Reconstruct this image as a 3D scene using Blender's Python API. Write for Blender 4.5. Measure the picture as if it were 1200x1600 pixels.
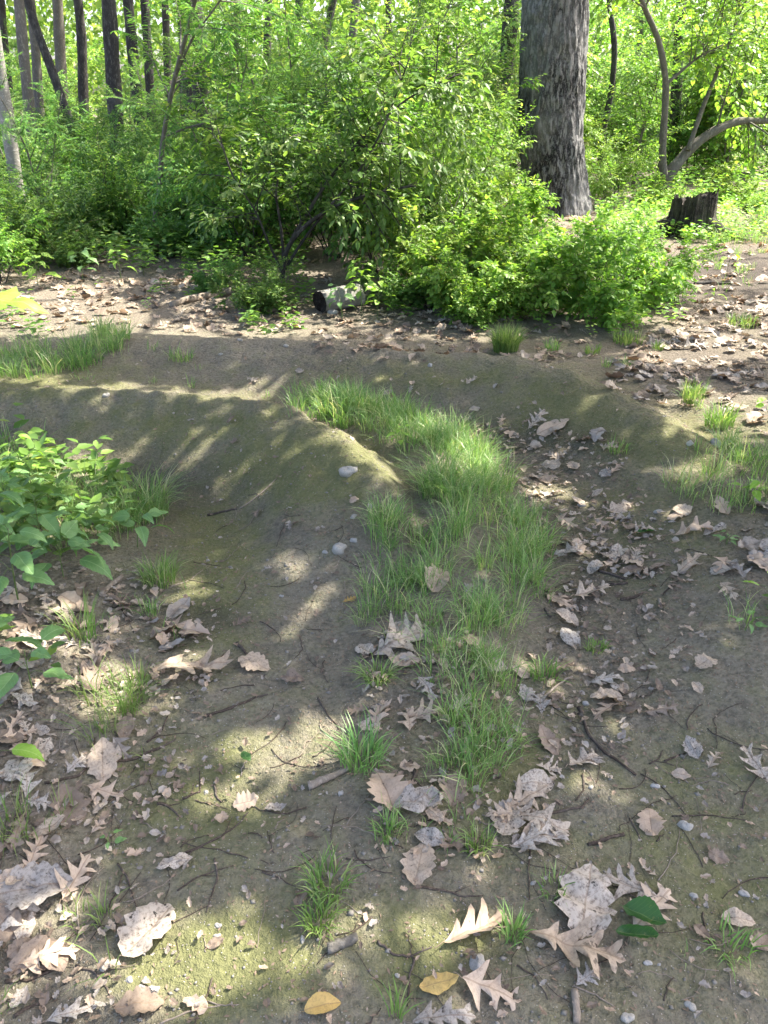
import bpy, math, random
import numpy as np
from mathutils import Vector, Matrix

# ------------------------------------------------------------------ clear
for o in list(bpy.data.objects):
    bpy.data.objects.remove(o, do_unlink=True)
SC = bpy.context.scene
COL = SC.collection
R = math.radians

# ------------------------------------------------------------------ camera
F = 1200.0                       # focal length in pixels of the 1200x1600 photograph
PITCH = R(28.07)
CAM = np.array([0.0, 0.0, 1.5])
cam = bpy.data.cameras.new('camera')
cam.sensor_fit = 'VERTICAL'; cam.sensor_height = 36.0; cam.lens = 27.0
cam.clip_start = 0.05; cam.clip_end = 1500
camo = bpy.data.objects.new('camera', cam); COL.objects.link(camo)
camo.location = CAM; camo.rotation_euler = (math.pi/2 - PITCH, 0, 0)
SC.camera = camo

# ------------------------------------------------------------------ light
SUN_EL, SUN_AZ = R(54), R(62)    # azimuth from +Y towards +X: ahead and to the right
SUN = np.array([math.sin(SUN_AZ)*math.cos(SUN_EL), math.cos(SUN_AZ)*math.cos(SUN_EL), math.sin(SUN_EL)])
w = bpy.data.worlds.new('World'); SC.world = w; w.use_nodes = True
nt = w.node_tree
bg = nt.nodes['Background']
sky = nt.nodes.new('ShaderNodeTexSky'); sky.sky_type = 'NISHITA'; sky.sun_disc = False
sky.sun_elevation = SUN_EL; sky.sun_rotation = SUN_AZ
sky.air_density = 0.8; sky.dust_density = 5.0; sky.ozone_density = 0.6
nt.links.new(sky.outputs[0], bg.inputs[0]); bg.inputs[1].default_value = 0.15
sl = bpy.data.lights.new('sun', 'SUN'); sl.energy = 3.6; sl.angle = R(0.5); sl.color = (1.0, 0.94, 0.82)
so = bpy.data.objects.new('sun', sl); COL.objects.link(so)
so.rotation_euler = Vector(SUN).to_track_quat('Z', 'Y').to_euler(); so.location = (6, 8, 20)
SC.view_settings.view_transform = 'Standard'; SC.view_settings.look = 'None'
SC.view_settings.gamma = 1.0; SC.view_settings.use_curve_mapping = False
SC.view_settings.exposure = 2.4
cy = SC.cycles
cy.max_bounces = 7; cy.diffuse_bounces = 4; cy.transmission_bounces = 5; cy.glossy_bounces = 2
cy.caustics_reflective = False; cy.caustics_refractive = False
cy.use_denoising = True
cy.sample_clamp_indirect = 8.0

# ------------------------------------------------------------------ projection helpers
cp_, sp_ = math.cos(PITCH), math.sin(PITCH)
FWD = np.array([0, cp_, -sp_]); UP = np.array([0, sp_, cp_]); RT = np.array([1.0, 0, 0])
Z = np.array([0, 0, 1.0])
def ray(px, py): return FWD + (px-600)/F*RT - (py-800)/F*UP
def at(px, py, Y):
    d = ray(px, py); return CAM + d*(Y/d[1])
def proj(P):
    v = np.asarray(P) - CAM; z = v @ FWD
    z = np.where(np.abs(z) < 1e-6, 1e-6, z)
    return 600 + F*(v @ RT)/z, 800 - F*(v @ UP)/z, z

# ------------------------------------------------------------------ noise
def _h(xi, yi, s):
    n = (xi.astype(np.int64)*374761393 + yi.astype(np.int64)*668265263 + s*974634777) & 0xffffffff
    n = ((n ^ (n >> 13))*1274126177) & 0xffffffff
    n = (n ^ (n >> 16)) & 0xffff
    return n/65535.0
def vn(x, y, s=0):
    x = np.asarray(x, float); y = np.asarray(y, float)
    xi = np.floor(x); yi = np.floor(y); u = x-xi; v = y-yi
    u = u*u*(3-2*u); v = v*v*(3-2*v)
    a = _h(xi, yi, s); b = _h(xi+1, yi, s); c = _h(xi, yi+1, s); d = _h(xi+1, yi+1, s)
    return (a*(1-u)+b*u)*(1-v) + (c*(1-u)+d*u)*v
def fbm(x, y, s=0, o=3):
    t = 0; a = .5
    for i in range(o):
        t = t + a*vn(x*2**i, y*2**i, s+i*17); a *= .5
    return t
def smooth(a, b, x):
    t = np.clip((x-a)/(b-a), 0, 1); return t*t*(3-2*t)

# ------------------------------------------------------------------ terrain
def flat_px(px, py, h=0.0):
    d = ray(px, py); t = (h-CAM[2])/d[2]; p = CAM + d*t; return (p[0], p[1], h)
RIDGE_A = [flat_px(*q) for q in [(628,930,.0),(620,890,.03),(608,830,.09),(592,760,.15),(550,698,.205),(475,655,.22),(400,632,.215),(300,615,.21),(150,607,.205),(0,603,.20),(-300,601,.16)]]
RIDGE_B = [flat_px(*q) for q in [(1180,790,.09),(1120,720,.13),(1050,670,.16),(990,632,.19),(935,604,.21),(880,580,.23),(800,560,.21),(600,545,.18),(400,528,.15),(250,530,.10),(100,535,.06)]]
MEDIAN = [flat_px(*q) for q in [(640,1250,.02),(680,1050,.05),(720,880,.08),(715,760,.10),(640,690,.10),(520,635,.09)]]
BANK_R = [flat_px(*q) for q in [(1230,640,.10),(1210,760,.13),(1260,900,.12),(1320,1100,.08)]]
BANK_L = [flat_px(*q) for q in [(-150,700,.12),(-60,800,.12),(-40,950,.10),(-80,1200,.07)]]
def poly_dist(x, y, L):
    best = np.full(x.shape, 1e9); hh = np.zeros(x.shape); sg = np.zeros(x.shape)
    for (x0,y0,h0),(x1,y1,h1) in zip(L[:-1], L[1:]):
        dx, dy = x1-x0, y1-y0; l2 = dx*dx+dy*dy
        t = np.clip(((x-x0)*dx+(y-y0)*dy)/l2, 0, 1)
        ex = x-(x0+t*dx); ey = y-(y0+t*dy); d = np.sqrt(ex*ex+ey*ey)
        m = d < best
        best = np.where(m, d, best); hh = np.where(m, h0+(h1-h0)*t, hh)
        sg = np.where(m, np.sign(dx*ey-dy*ex), sg)
    return best, hh, sg
def bump(d, w): return .5*(1+np.cos(np.pi*np.clip(d/w, 0, 1)))
def H(x, y, fine=True):
    x = np.asarray(x, float); y = np.asarray(y, float)
    z = np.zeros(np.broadcast(x, y).shape); x = x+z; y = y+z
    wob = (fbm(x*2.3, y*2.3, 5)-.45)*.10+(fbm(x*9, y*9, 12)-.45)*.045
    d, h, s = poly_dist(x+wob, y+wob, RIDGE_A)      # left of the line's direction is the inner, trail side
    dd = np.sqrt(d*d+.0009)-.03; lin = np.clip(1-dd/np.where(s > 0, .46, .20), 0, 1)**1.15
    a = h*(.30*bump(d, np.where(s > 0, .60, .46))+.70*lin)-.055*np.clip((h-.03)/.17, 0, 1)*np.where(s > 0, bump(np.abs(d-.66), .42), 0)
    d, h, s = poly_dist(x+wob, y-wob, RIDGE_B)
    dd = np.sqrt(d*d+.0016)-.04; lin = np.clip(1-dd/np.where(s > 0, .44, .40), 0, 1)**1.1
    b = h*(.40*bump(d, np.where(s > 0, .62, .60))+.60*lin)-.03*np.clip((h-.09)/.1, 0, 1)*np.where(s > 0, bump(np.abs(d-.60), .34), 0)
    d, h, s = poly_dist(x, y, MEDIAN); c = h*bump(d, .36)
    d, h, s = poly_dist(x, y, BANK_R); e = h*bump(d, .70)
    d, h, s = poly_dist(x, y, BANK_L); g = h*bump(d, .60)
    z = np.maximum(np.maximum(a, b), np.maximum(np.maximum(c, e), g)); z = np.where((z <= 0), np.minimum(a, b), z); slope = np.clip(np.maximum(a, b)*6, 0, 1)
    far = smooth(6, 14, y)
    z = z + (fbm(x*.35, y*.35, 9)-.45)*.10*(.25+far)
    z = z + (fbm(x*1.7, y*1.7, 3)-.45)*.05
    if fine:
        z = z + (fbm(x*8, y*8, 4)-.45)*(.022+.03*slope) + (np.abs(fbm(x*15, y*15, 8, 3)-.44))*(.012+.03*slope) + (fbm(x*26, y*26, 6, 2)-.37)*.012
    return z
def h1(x, y): return float(H(np.array([x]), np.array([y]))[0])
_T = np.concatenate([np.linspace(.6, 12, 420), np.geomspace(12.1, 120, 160)])
def gpx(px, py):
    d = ray(px, py); P = CAM + _T[:, None]*d
    below = P[:, 2] < H(P[:, 0], P[:, 1])
    i = int(np.argmax(below)) if below.any() else len(_T)-1
    lo, hi = _T[max(i-1, 0)], _T[i]
    for _ in range(2):
        tt = np.linspace(lo, hi, 12); P = CAM + tt[:, None]*d
        b = P[:, 2] < H(P[:, 0], P[:, 1]); j = int(np.argmax(b)) if b.any() else 11
        lo, hi = tt[max(j-1, 0)], tt[j]
    P = CAM + hi*d
    return np.array([P[0], P[1], h1(P[0], P[1])])
def gnormal(x, y, e=.06):
    n = np.array([h1(x-e, y)-h1(x+e, y), h1(x, y-e)-h1(x, y+e), 2*e]); return n/np.linalg.norm(n)
def in_poly(px, py, poly):
    r = np.zeros(px.shape, bool); n = len(poly)
    for i in range(n):
        x0, y0 = poly[i]; x1, y1 = poly[(i+1) % n]
        if y0 == y1: continue
        c = ((y0 > py) != (y1 > py)) & (px < (x1-x0)*(py-y0)/(y1-y0)+x0)
        r ^= c
    return r
def scatter(poly, dens, rng, cap=100000):
    """world-uniform points on the ground whose picture falls in a region; dens per square metre"""
    g = np.array([flat_px(a, max(b, 215))[:2] for a, b in poly])
    x0, y0 = g.min(0)-.3; x1, y1 = g.max(0)+.3
    n = min(int((x1-x0)*(y1-y0)*dens), 400000)
    x = rng.uniform(x0, x1, n); y = rng.uniform(y0, y1, n)
    px, py, dz = proj(np.stack([x, y, 0*x], 1))
    bx = [q[0] for q in poly]; by = [q[1] for q in poly]; sl_ = 40+160/np.maximum(dz, .5)
    m = (dz > .3) & (px > min(bx)-60) & (px < max(bx)+60) & (py > min(by)-30) & (py < max(by)+sl_)
    x, y = x[m], y[m]; z = H(x, y)
    px, py, dz = proj(np.stack([x, y, z], 1))
    m = in_poly(px, py, poly) & (dz > .3)
    P = np.stack([x, y, z], 1)[m]
    return P[:cap]

# ------------------------------------------------------------------ mesh helpers
def mk_mesh(name, V, quads=None, tris=None, mat=None, smooth_=False, uv=None):
    V = np.asarray(V, np.float32).reshape(-1, 3)
    q = np.zeros((0, 4), np.int32) if quads is None or len(quads) == 0 else np.asarray(quads, np.int32)
    t = np.zeros((0, 3), np.int32) if tris is None or len(tris) == 0 else np.asarray(tris, np.int32)
    me = bpy.data.meshes.new(name)
    me.vertices.add(len(V)); me.vertices.foreach_set('co', V.ravel())
    loops = np.concatenate([q.ravel(), t.ravel()]).astype(np.int32)
    me.loops.add(len(loops)); me.loops.foreach_set('vertex_index', loops)
    tot = np.concatenate([np.full(len(q), 4), np.full(len(t), 3)]).astype(np.int32)
    st = np.concatenate([[0], np.cumsum(tot)[:-1]]).astype(np.int32)
    me.polygons.add(len(tot)); me.polygons.foreach_set('loop_start', st)
    me.polygons.foreach_set('loop_total', tot)
    if smooth_: me.polygons.foreach_set('use_smooth', np.ones(len(tot), bool))
    if uv is not None:
        l = me.uv_layers.new(name='UVMap'); l.data.foreach_set('uv', np.asarray(uv, np.float32)[loops].ravel())
    me.update(calc_edges=True); me.validate()
    if mat is not None: me.materials.append(mat)
    return me
def link(name, me, parent=None, kind=None):
    o = bpy.data.objects.new(name, me); COL.objects.link(o)
    if parent is not None: o.parent = parent
    if kind: o['kind'] = kind
    return o
def tag(o, label, cat, group=None):
    o['label'] = label; o['category'] = cat
    if group: o['group'] = group
    return o
def thing(name, label, cat, loc=(0,0,0), group=None):
    return tag_loc(bpy.data.objects.new(name, None), label, cat, loc, group)
def tag_loc(o, label, cat, loc, group):
    COL.objects.link(o); o.location = loc; o.empty_display_size = .1
    return tag(o, label, cat, group)
def copy_tree(root, loc, rotz, scale, label, group):
    r = root.copy(); COL.objects.link(r); r.location = loc
    r.rotation_euler = (0, 0, rotz); r.scale = scale if hasattr(scale, '__len__') else (scale,)*3
    r['label'] = label
    if group: r['group'] = group
    for ch in list(root.children):
        c = ch.copy(); COL.objects.link(c); c.parent = r
        for g in ch.children:
            d = g.copy(); COL.objects.link(d); d.parent = c
    return r
def nrm(v):
    v = np.asarray(v, float); return v/(np.linalg.norm(v, axis=-1, keepdims=True)+1e-9)
class Tubes:
    def __init__(s): s.V = []; s.Q = []; s.T = []; s.n = 0
    def add(s, pts, rad, sides=6, cap=True):
        pts = np.asarray(pts, float); k = len(pts); rad = np.broadcast_to(np.asarray(rad, float), (k,))
        tg = nrm(np.gradient(pts, axis=0))
        ref = np.array([.37, .21, .9]); ref = ref if abs(tg[0] @ nrm(ref)) < .9 else np.array([1., 0, 0])
        a = nrm(np.cross(tg, ref)); b = np.cross(tg, a)
        th = np.linspace(0, 2*np.pi, sides, endpoint=False)
        ring = pts[:, None] + rad[:, None, None]*(np.cos(th)[None, :, None]*a[:, None] + np.sin(th)[None, :, None]*b[:, None])
        s.V.append(ring.reshape(-1, 3))
        i = np.arange(k-1)[:, None]*sides; j = np.arange(sides)[None]; j2 = (j+1) % sides
        q = np.stack([i+j, i+j2, i+sides+j2, i+sides+j], -1).reshape(-1, 4) + s.n
        s.Q.append(q); s.n += k*sides
        if cap:
            s.V.append(pts[[0, -1]]); c0, c1 = s.n, s.n+1; s.n += 2
            base = c0-k*sides; jj = np.arange(sides); j2 = (jj+1) % sides
            s.T.append(np.stack([np.full(sides, c0), base+j2, base+jj], 1))
            e = base+(k-1)*sides
            s.T.append(np.stack([np.full(sides, c1), e+jj, e+j2], 1))
    def mesh(s, name, mat):
        return mk_mesh(name, np.concatenate(s.V), np.concatenate(s.Q), np.concatenate(s.T) if s.T else None, mat, True)
class Leaves:
    U = np.array([0, .26, .62, 1.0, .62, .26]); W = np.array([0, .92, .80, 0, -.80, -.92])
    def __init__(s): s.p = []; s.d = []; s.n = []; s.l = []; s.w = []
    def add(s, p, d, n, l, w):
        p = np.asarray(p, float).reshape(-1, 3); k = len(p)
        s.p.append(p); s.d.append(np.broadcast_to(d, (k, 3))); s.n.append(np.broadcast_to(n, (k, 3)))
        s.l.append(np.broadcast_to(l, (k,))); s.w.append(np.broadcast_to(w, (k,)))
    def count(s): return sum(len(x) for x in s.p)
    def mesh(s, name, mat, fold=.22, droop=.12, simple=False):
        p = np.concatenate(s.p); d = nrm(np.concatenate(s.d)); n = np.concatenate(s.n)
        l = np.concatenate(s.l); w = np.concatenate(s.w)
        sd = nrm(np.cross(d, n)); n = np.cross(sd, d)
        if simple:
            U = np.array([0, .45, 1.0, .45]); W = np.array([0, 1., 0, -1.])
        else: U, W = s.U, s.W
        V = (p[:, None] + d[:, None]*(U[None, :, None]*l[:, None, None]) + sd[:, None]*(W[None, :, None]*.5*w[:, None, None])
             + n[:, None]*((np.abs(W)*fold*.5)[None, :, None]*w[:, None, None] - (U**2*droop)[None, :, None]*l[:, None, None]))
        m = len(U); i = np.arange(len(p))[:, None]*m
        if simple:
            return mk_mesh(name, V.reshape(-1, 3), None, np.concatenate([i+[[0, 3, 2]], i+[[0, 2, 1]]]), mat)
        q = np.concatenate([i+[[0, 5, 4, 3]], i+[[0, 3, 2, 1]]])
        return mk_mesh(name, V.reshape(-1, 3), q, None, mat)

# ------------------------------------------------------------------ materials
def mat(name):
    m = bpy.data.materials.new(name); m.use_nodes = True
    t = m.node_tree; t.nodes.clear()
    out = t.nodes.new('ShaderNodeOutputMaterial')
    def N(k, **kw):
        n = t.nodes.new('ShaderNode'+k)
        for a, b in kw.items():
            if a == 'i':
                for kk, vv in b.items():
                    if isinstance(vv, bpy.types.NodeSocket): t.links.new(vv, n.inputs[kk])
                    else: n.inputs[kk].default_value = vv
            else: setattr(n, a, b)
        return n
    return m, t, out, N
def c4(c): return (c[0], c[1], c[2], 1)
def ramp(N, fac, stops):
    r = N('ValToRGB', i={0: fac}); e = r.color_ramp.elements
    while len(e) < len(stops): e.new(.5)
    for el, (p, c) in zip(e, stops):
        el.position = p; el.color = c4(c) if hasattr(c, '__len__') else (c, c, c, 1)
    return r.outputs[0]
def mix(N, fac, a, b, bt='MIX'):
    n = N('MixRGB', blend_type=bt)
    for k, v in ((0, fac), (1, a), (2, b)):
        if isinstance(v, bpy.types.NodeSocket): n.id_data.links.new(v, n.inputs[k])
        else: n.inputs[k].default_value = v if k == 0 else c4(v)
    return n.outputs[0]
def math_(N, op, a, b=0.0):
    n = N('Math', operation=op)
    for k, v in ((0, a), (1, b)):
        if isinstance(v, bpy.types.NodeSocket): n.id_data.links.new(v, n.inputs[k])
        else: n.inputs[k].default_value = v
    return n.outputs[0]
def noise(N, vec, scale, detail=4, rough=.55):
    return N('TexNoise', i={'Vector': vec, 'Scale': scale, 'Detail': detail, 'Roughness': rough}).outputs['Fac']

def leaf_mat(name, stops, trans=.42, rough=.45, tint=(1.12, 1.18, .55), objvar=.25):
    m, t, out, N = mat(name)
    g = N('NewGeometry').outputs['Random Per Island']
    oi = N('ObjectInfo').outputs['Random']
    col = ramp(N, g, stops)
    v = math_(N, 'ADD', math_(N, 'MULTIPLY', oi, objvar), 1-objvar*.5)
    hsv = N('HueSaturation', i={'Color': col, 'Value': v, 'Hue': math_(N, 'ADD', math_(N, 'MULTIPLY', oi, .03), .485)}).outputs[0]
    b = N('BsdfPrincipled', i={'Base Color': hsv, 'Roughness': rough, 'Specular IOR Level': .35})
    tr = N('BsdfTranslucent', i={'Color': mix(N, 1.0, hsv, tint, 'MULTIPLY')})
    s = N('MixShader', i={0: trans, 1: b.outputs[0], 2: tr.outputs[0]})
    t.links.new(s.outputs[0], out.inputs[0]); return m
M = {}
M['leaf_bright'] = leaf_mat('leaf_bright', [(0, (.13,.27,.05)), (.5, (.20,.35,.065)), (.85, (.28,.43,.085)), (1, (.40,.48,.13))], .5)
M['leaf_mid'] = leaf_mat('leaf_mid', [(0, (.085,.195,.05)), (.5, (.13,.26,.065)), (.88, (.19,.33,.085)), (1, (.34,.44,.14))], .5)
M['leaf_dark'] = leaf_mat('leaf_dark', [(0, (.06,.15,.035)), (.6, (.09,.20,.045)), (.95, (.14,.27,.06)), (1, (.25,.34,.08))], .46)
M['leaf_far'] = leaf_mat('leaf_far', [(0, (.11,.22,.06)), (.5, (.18,.31,.08)), (.85, (.28,.42,.12)), (1, (.42,.50,.18))], .5)
M['leaf_canopy'] = leaf_mat('leaf_canopy', [(0, (.06,.13,.02)), (1, (.10,.19,.03))], .4)
M['leaf_cover'] = leaf_mat('leaf_cover', [(0, (.10,.22,.045)), (.5, (.15,.29,.06)), (.9, (.22,.36,.08)), (1, (.36,.44,.14))], .48)
M['grass'] = leaf_mat('grass', [(0, (.11,.22,.06)), (.42, (.18,.31,.09)), (.70, (.26,.38,.13)), (.86, (.36,.43,.20)), (1, (.56,.51,.34))], .4, .38)
M['grass_dry'] = leaf_mat('grass_dry', [(0, (.12,.24,.05)), (.7, (.19,.30,.08)), (1, (.34,.36,.17))], .35, .5)

def big_leaf_mat(name, a, b, vein):
    m, t, out, N = mat(name)
    uv = N('UVMap').outputs[0]; sx = N('SeparateXYZ', i={0: uv})
    u, v = sx.outputs[0], sx.outputs[1]
    av = math_(N, 'ABSOLUTE', v)
    mid = math_(N, 'LESS_THAN', av, .010)
    w = math_(N, 'FRACT', math_(N, 'MULTIPLY', math_(N, 'SUBTRACT', u, math_(N, 'MULTIPLY', av, .9)), 9))
    side = math_(N, 'LESS_THAN', w, .09)
    vf = math_(N, 'MAXIMUM', mid, math_(N, 'MULTIPLY', side, .45))
    oi = N('ObjectInfo').outputs['Random']
    n = noise(N, N('TexCoord').outputs['Object'], 22, 4)
    col = mix(N, math_(N, 'ADD', math_(N, 'MULTIPLY', n, .6), math_(N, 'MULTIPLY', oi, .4)), a, b)
    col = mix(N, vf, col, vein)
    bl = noise(N, N('TexCoord').outputs['Object'], 7, 5, .7)
    col = mix(N, math_(N, 'MULTIPLY', ramp(N, bl, [(.62, 0.0), (.72, 1.0)]), .55), col, (.24,.24,.08))
    bmp = N('Bump', i={'Strength': .35, 'Distance': .002, 'Height': math_(N, 'SUBTRACT', math_(N, 'MULTIPLY', n, .4), vf)})
    p = N('BsdfPrincipled', i={'Base Color': col, 'Roughness': .5, 'Specular IOR Level': .4, 'Normal': bmp.outputs[0]})
    tr = N('BsdfTranslucent', i={'Color': mix(N, 1.0, col, (1.15, 1.25, .5), 'MULTIPLY')})
    s = N('MixShader', i={0: .38, 1: p.outputs[0], 2: tr.outputs[0]})
    t.links.new(s.outputs[0], out.inputs[0]); return m
M['herb'] = big_leaf_mat('herb_leaf', (.12,.24,.08), (.18,.32,.11), (.25,.38,.17))
M['herb_bright'] = big_leaf_mat('herb_leaf_bright', (.19,.35,.05), (.27,.44,.06), (.32,.46,.12))
M['green_fallen'] = big_leaf_mat('green_fallen_leaf', (.035,.10,.03), (.06,.15,.04), (.10,.18,.06))

def dry_mat(name, a, b, spot=.35):
    m, t, out, N = mat(name)
    uv = N('UVMap').outputs[0]; sx = N('SeparateXYZ', i={0: uv}); u, v = sx.outputs[0], sx.outputs[1]
    av = math_(N, 'ABSOLUTE', v)
    mid = math_(N, 'LESS_THAN', av, .012)
    w = math_(N, 'FRACT', math_(N, 'MULTIPLY', math_(N, 'SUBTRACT', u, math_(N, 'MULTIPLY', av, 1.0)), 6))
    side = math_(N, 'LESS_THAN', w, .06)
    vf = math_(N, 'MAXIMUM', mid, math_(N, 'MULTIPLY', side, .5))
    oi = N('ObjectInfo').outputs['Random']
    off = N('CombineXYZ', i={0: math_(N, 'MULTIPLY', oi, 37.0), 1: math_(N, 'MULTIPLY', oi, 11.0)})
    vec = N('VectorMath', operation='ADD', i={0: N('TexCoord').outputs['Object'], 1: off.outputs[0]}).outputs[0]
    n1 = noise(N, vec, 5, 6, .65); n2 = noise(N, vec, 17, 5, .65); n3 = noise(N, vec, 9, 3)
    isl = N('NewGeometry').outputs['Random Per Island']
    f = math_(N, 'ADD', math_(N, 'MULTIPLY', n1, .7), math_(N, 'MULTIPLY', math_(N, 'SUBTRACT', math_(N, 'ADD', oi, isl), .8), .45))
    col = mix(N, f, a, b)
    blot = ramp(N, n2, [(.36, 1.0), (.52, 0.0)])
    col = mix(N, math_(N, 'MULTIPLY', blot, spot), col, (.10,.075,.055))
    hol = ramp(N, n3, [(.30, 1.0), (.37, 0.0)])
    col = mix(N, math_(N, 'MULTIPLY', hol, spot*1.6), col, (.05,.04,.03))
    col = mix(N, math_(N, 'MULTIPLY', vf, .45), col, (.20,.13,.08))
    bmp = N('Bump', i={'Strength': .5, 'Distance': .003, 'Height': math_(N, 'ADD', math_(N, 'MULTIPLY', n2, .7), math_(N, 'MULTIPLY', vf, .6))})
    p = N('BsdfPrincipled', i={'Base Color': col, 'Roughness': .62, 'Specular IOR Level': .3, 'Normal': bmp.outputs[0]})
    tr = N('BsdfTranslucent', i={'Color': mix(N, 1.0, col, (1.0,.8,.55), 'MULTIPLY')})
    s = N('MixShader', i={0: .15, 1: p.outputs[0], 2: tr.outputs[0]})
    t.links.new(s.outputs[0], out.inputs[0]); return m
M['dry_tan'] = dry_mat('dry_leaf_tan', (.37,.275,.195), (.55,.44,.34), .2)
M['dry_pale'] = dry_mat('dry_leaf_pale', (.35,.295,.235), (.55,.48,.40), .75)
M['dry_grey'] = dry_mat('dry_leaf_grey', (.28,.25,.22), (.48,.44,.39), .7)
M['dry_brown'] = dry_mat('dry_leaf_brown', (.16,.12,.09), (.32,.25,.19), .4)
M['dry_yellow'] = dry_mat('dry_leaf_yellow', (.42,.27,.08), (.55,.40,.15), .25)
M['dry_pink'] = dry_mat('dry_leaf_pinkish', (.36,.28,.20), (.56,.46,.36), .45)

def bark_mat(name, a, b, sc=6.0, zs=.25, dist=.02, strength=.8, moss=0.0):
    m, t, out, N = mat(name)
    co = N('TexCoord').outputs['Object']
    mp = N('Mapping', i={0: co, 'Scale': (1, 1, zs)}).outputs[0]
    n1 = noise(N, mp, sc*1.3, 7, .68); n2 = noise(N, co, sc*.3, 4)
    h = math_(N, 'ADD', math_(N, 'MULTIPLY', math_(N, 'ABSOLUTE', math_(N, 'SUBTRACT', n1, .5)), 2.6), math_(N, 'MULTIPLY', noise(N, co, sc*4, 3), .5))
    col = mix(N, ramp(N, h, [(.35, 0.0), (.85, 1.0)]), a, b)
    col = mix(N, math_(N, 'MULTIPLY', ramp(N, n2, [(.45, 0.0), (.7, 1.0)]), .45), col, tuple(.5*(x+.12) for x in b))
    if moss: col = mix(N, math_(N, 'MULTIPLY', ramp(N, n2, [(.4, 0.0), (.6, 1.0)]), moss), col, (.07,.10,.03))
    bm = N('Bump', i={'Strength': strength, 'Distance': dist, 'Height': h})
    p = N('BsdfPrincipled', i={'Base Color': col, 'Roughness': .9, 'Specular IOR Level': .15, 'Normal': bm.outputs[0]})
    t.links.new(p.outputs[0], out.inputs[0]); return m
def oak_bark():
    m, t, out, N = mat('oak_bark')
    co = N('TexCoord').outputs['Object']
    wp = N('VectorMath', operation='ADD', i={0: co, 1: N('VectorMath', operation='SCALE', i={0: N('TexNoise', i={'Vector': co, 'Scale': 3.0, 'Detail': 3.0}).outputs['Color'], 'Scale': .05}).outputs[0]}).outputs[0]
    mp = N('Mapping', i={0: wp, 'Scale': (1, 1, .28)}).outputs[0]
    n1 = noise(N, mp, 13, 7, .66); n2 = noise(N, co, 1.6, 4); n3 = noise(N, co, 45, 5, .65)
    h = math_(N, 'ADD', math_(N, 'ABSOLUTE', math_(N, 'SUBTRACT', n1, .5)), math_(N, 'MULTIPLY', math_(N, 'SUBTRACT', n3, .5), .22))
    col = mix(N, ramp(N, h, [(.02, 0.0), (.11, 1.0)]), (.020,.020,.021), (.19,.188,.185))
    col = mix(N, math_(N, 'MULTIPLY', ramp(N, n2, [(.42, 0.0), (.68, 1.0)]), .6), col, (.27,.265,.26))
    bm = N('Bump', i={'Strength': .9, 'Distance': .03, 'Height': h})
    p = N('BsdfPrincipled', i={'Base Color': col, 'Roughness': .92, 'Specular IOR Level': .12, 'Normal': bm.outputs[0]})
    t.links.new(p.outputs[0], out.inputs[0]); return m
M['bark_oak'] = oak_bark()
M['bark_dark'] = bark_mat('dark_bark', (.04,.037,.034), (.15,.138,.125), 12, .3, .015)
M['bark_grey'] = bark_mat('grey_bark', (.11,.10,.085), (.25,.23,.20), 14, .4, .01, .6)
M['bark_pale'] = bark_mat('pale_bark', (.20,.19,.17), (.46,.44,.41), 9, 1.6, .008, .5)
M['bark_twig'] = bark_mat('twig_bark', (.06,.045,.035), (.17,.135,.105), 50, .5, .003, .5)
M['twig_pale'] = bark_mat('bare_wood', (.22,.18,.14), (.40,.34,.28), 40, .3, .003, .6)
M['stump_wood'] = bark_mat('weathered_stump_wood', (.03,.027,.024), (.22,.19,.165), 13, .10, .03, 1.0, .2)
M['rot_shade_wood'] = bark_mat('dark_rotten_shade_wood', (.02,.017,.014), (.085,.07,.058), 22, 1, .02)  # dark tone for the stump's rotten top and the log end's shade
M['stem_green'] = leaf_mat('green_stem', [(0, (.09,.15,.04)), (1, (.14,.2,.06))], .1)
M['stem_red'] = leaf_mat('young_brown_stem', [(0, (.10,.07,.04)), (1, (.15,.11,.06))], .05)

def stone_mat(name, a, b):
    m, t, out, N = mat(name)
    co = N('TexCoord').outputs['Object']
    oi = N('ObjectInfo').outputs['Random']; isl = N('NewGeometry').outputs['Random Per Island']
    n = noise(N, co, 60, 6, .6); n2 = noise(N, co, 12, 3)
    col = mix(N, math_(N, 'ADD', math_(N, 'MULTIPLY', n, .5), math_(N, 'MULTIPLY', math_(N, 'ADD', oi, isl), .3)), a, b)
    col = mix(N, ramp(N, n2, [(.5, 0.0), (.75, .6)]), col, (.13,.12,.09))
    bm = N('Bump', i={'Strength': .4, 'Distance': .003, 'Height': n})
    p = N('BsdfPrincipled', i={'Base Color': col, 'Roughness': .75, 'Normal': bm.outputs[0]})
    t.links.new(p.outputs[0], out.inputs[0]); return m
M['stone'] = stone_mat('grey_stone', (.20,.19,.17), (.42,.40,.37))
M['stone_pale'] = stone_mat('pale_stone', (.24,.225,.195), (.42,.395,.35))
M['gravel'] = stone_mat('gravel_grit', (.11,.10,.085), (.30,.275,.235))

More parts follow.
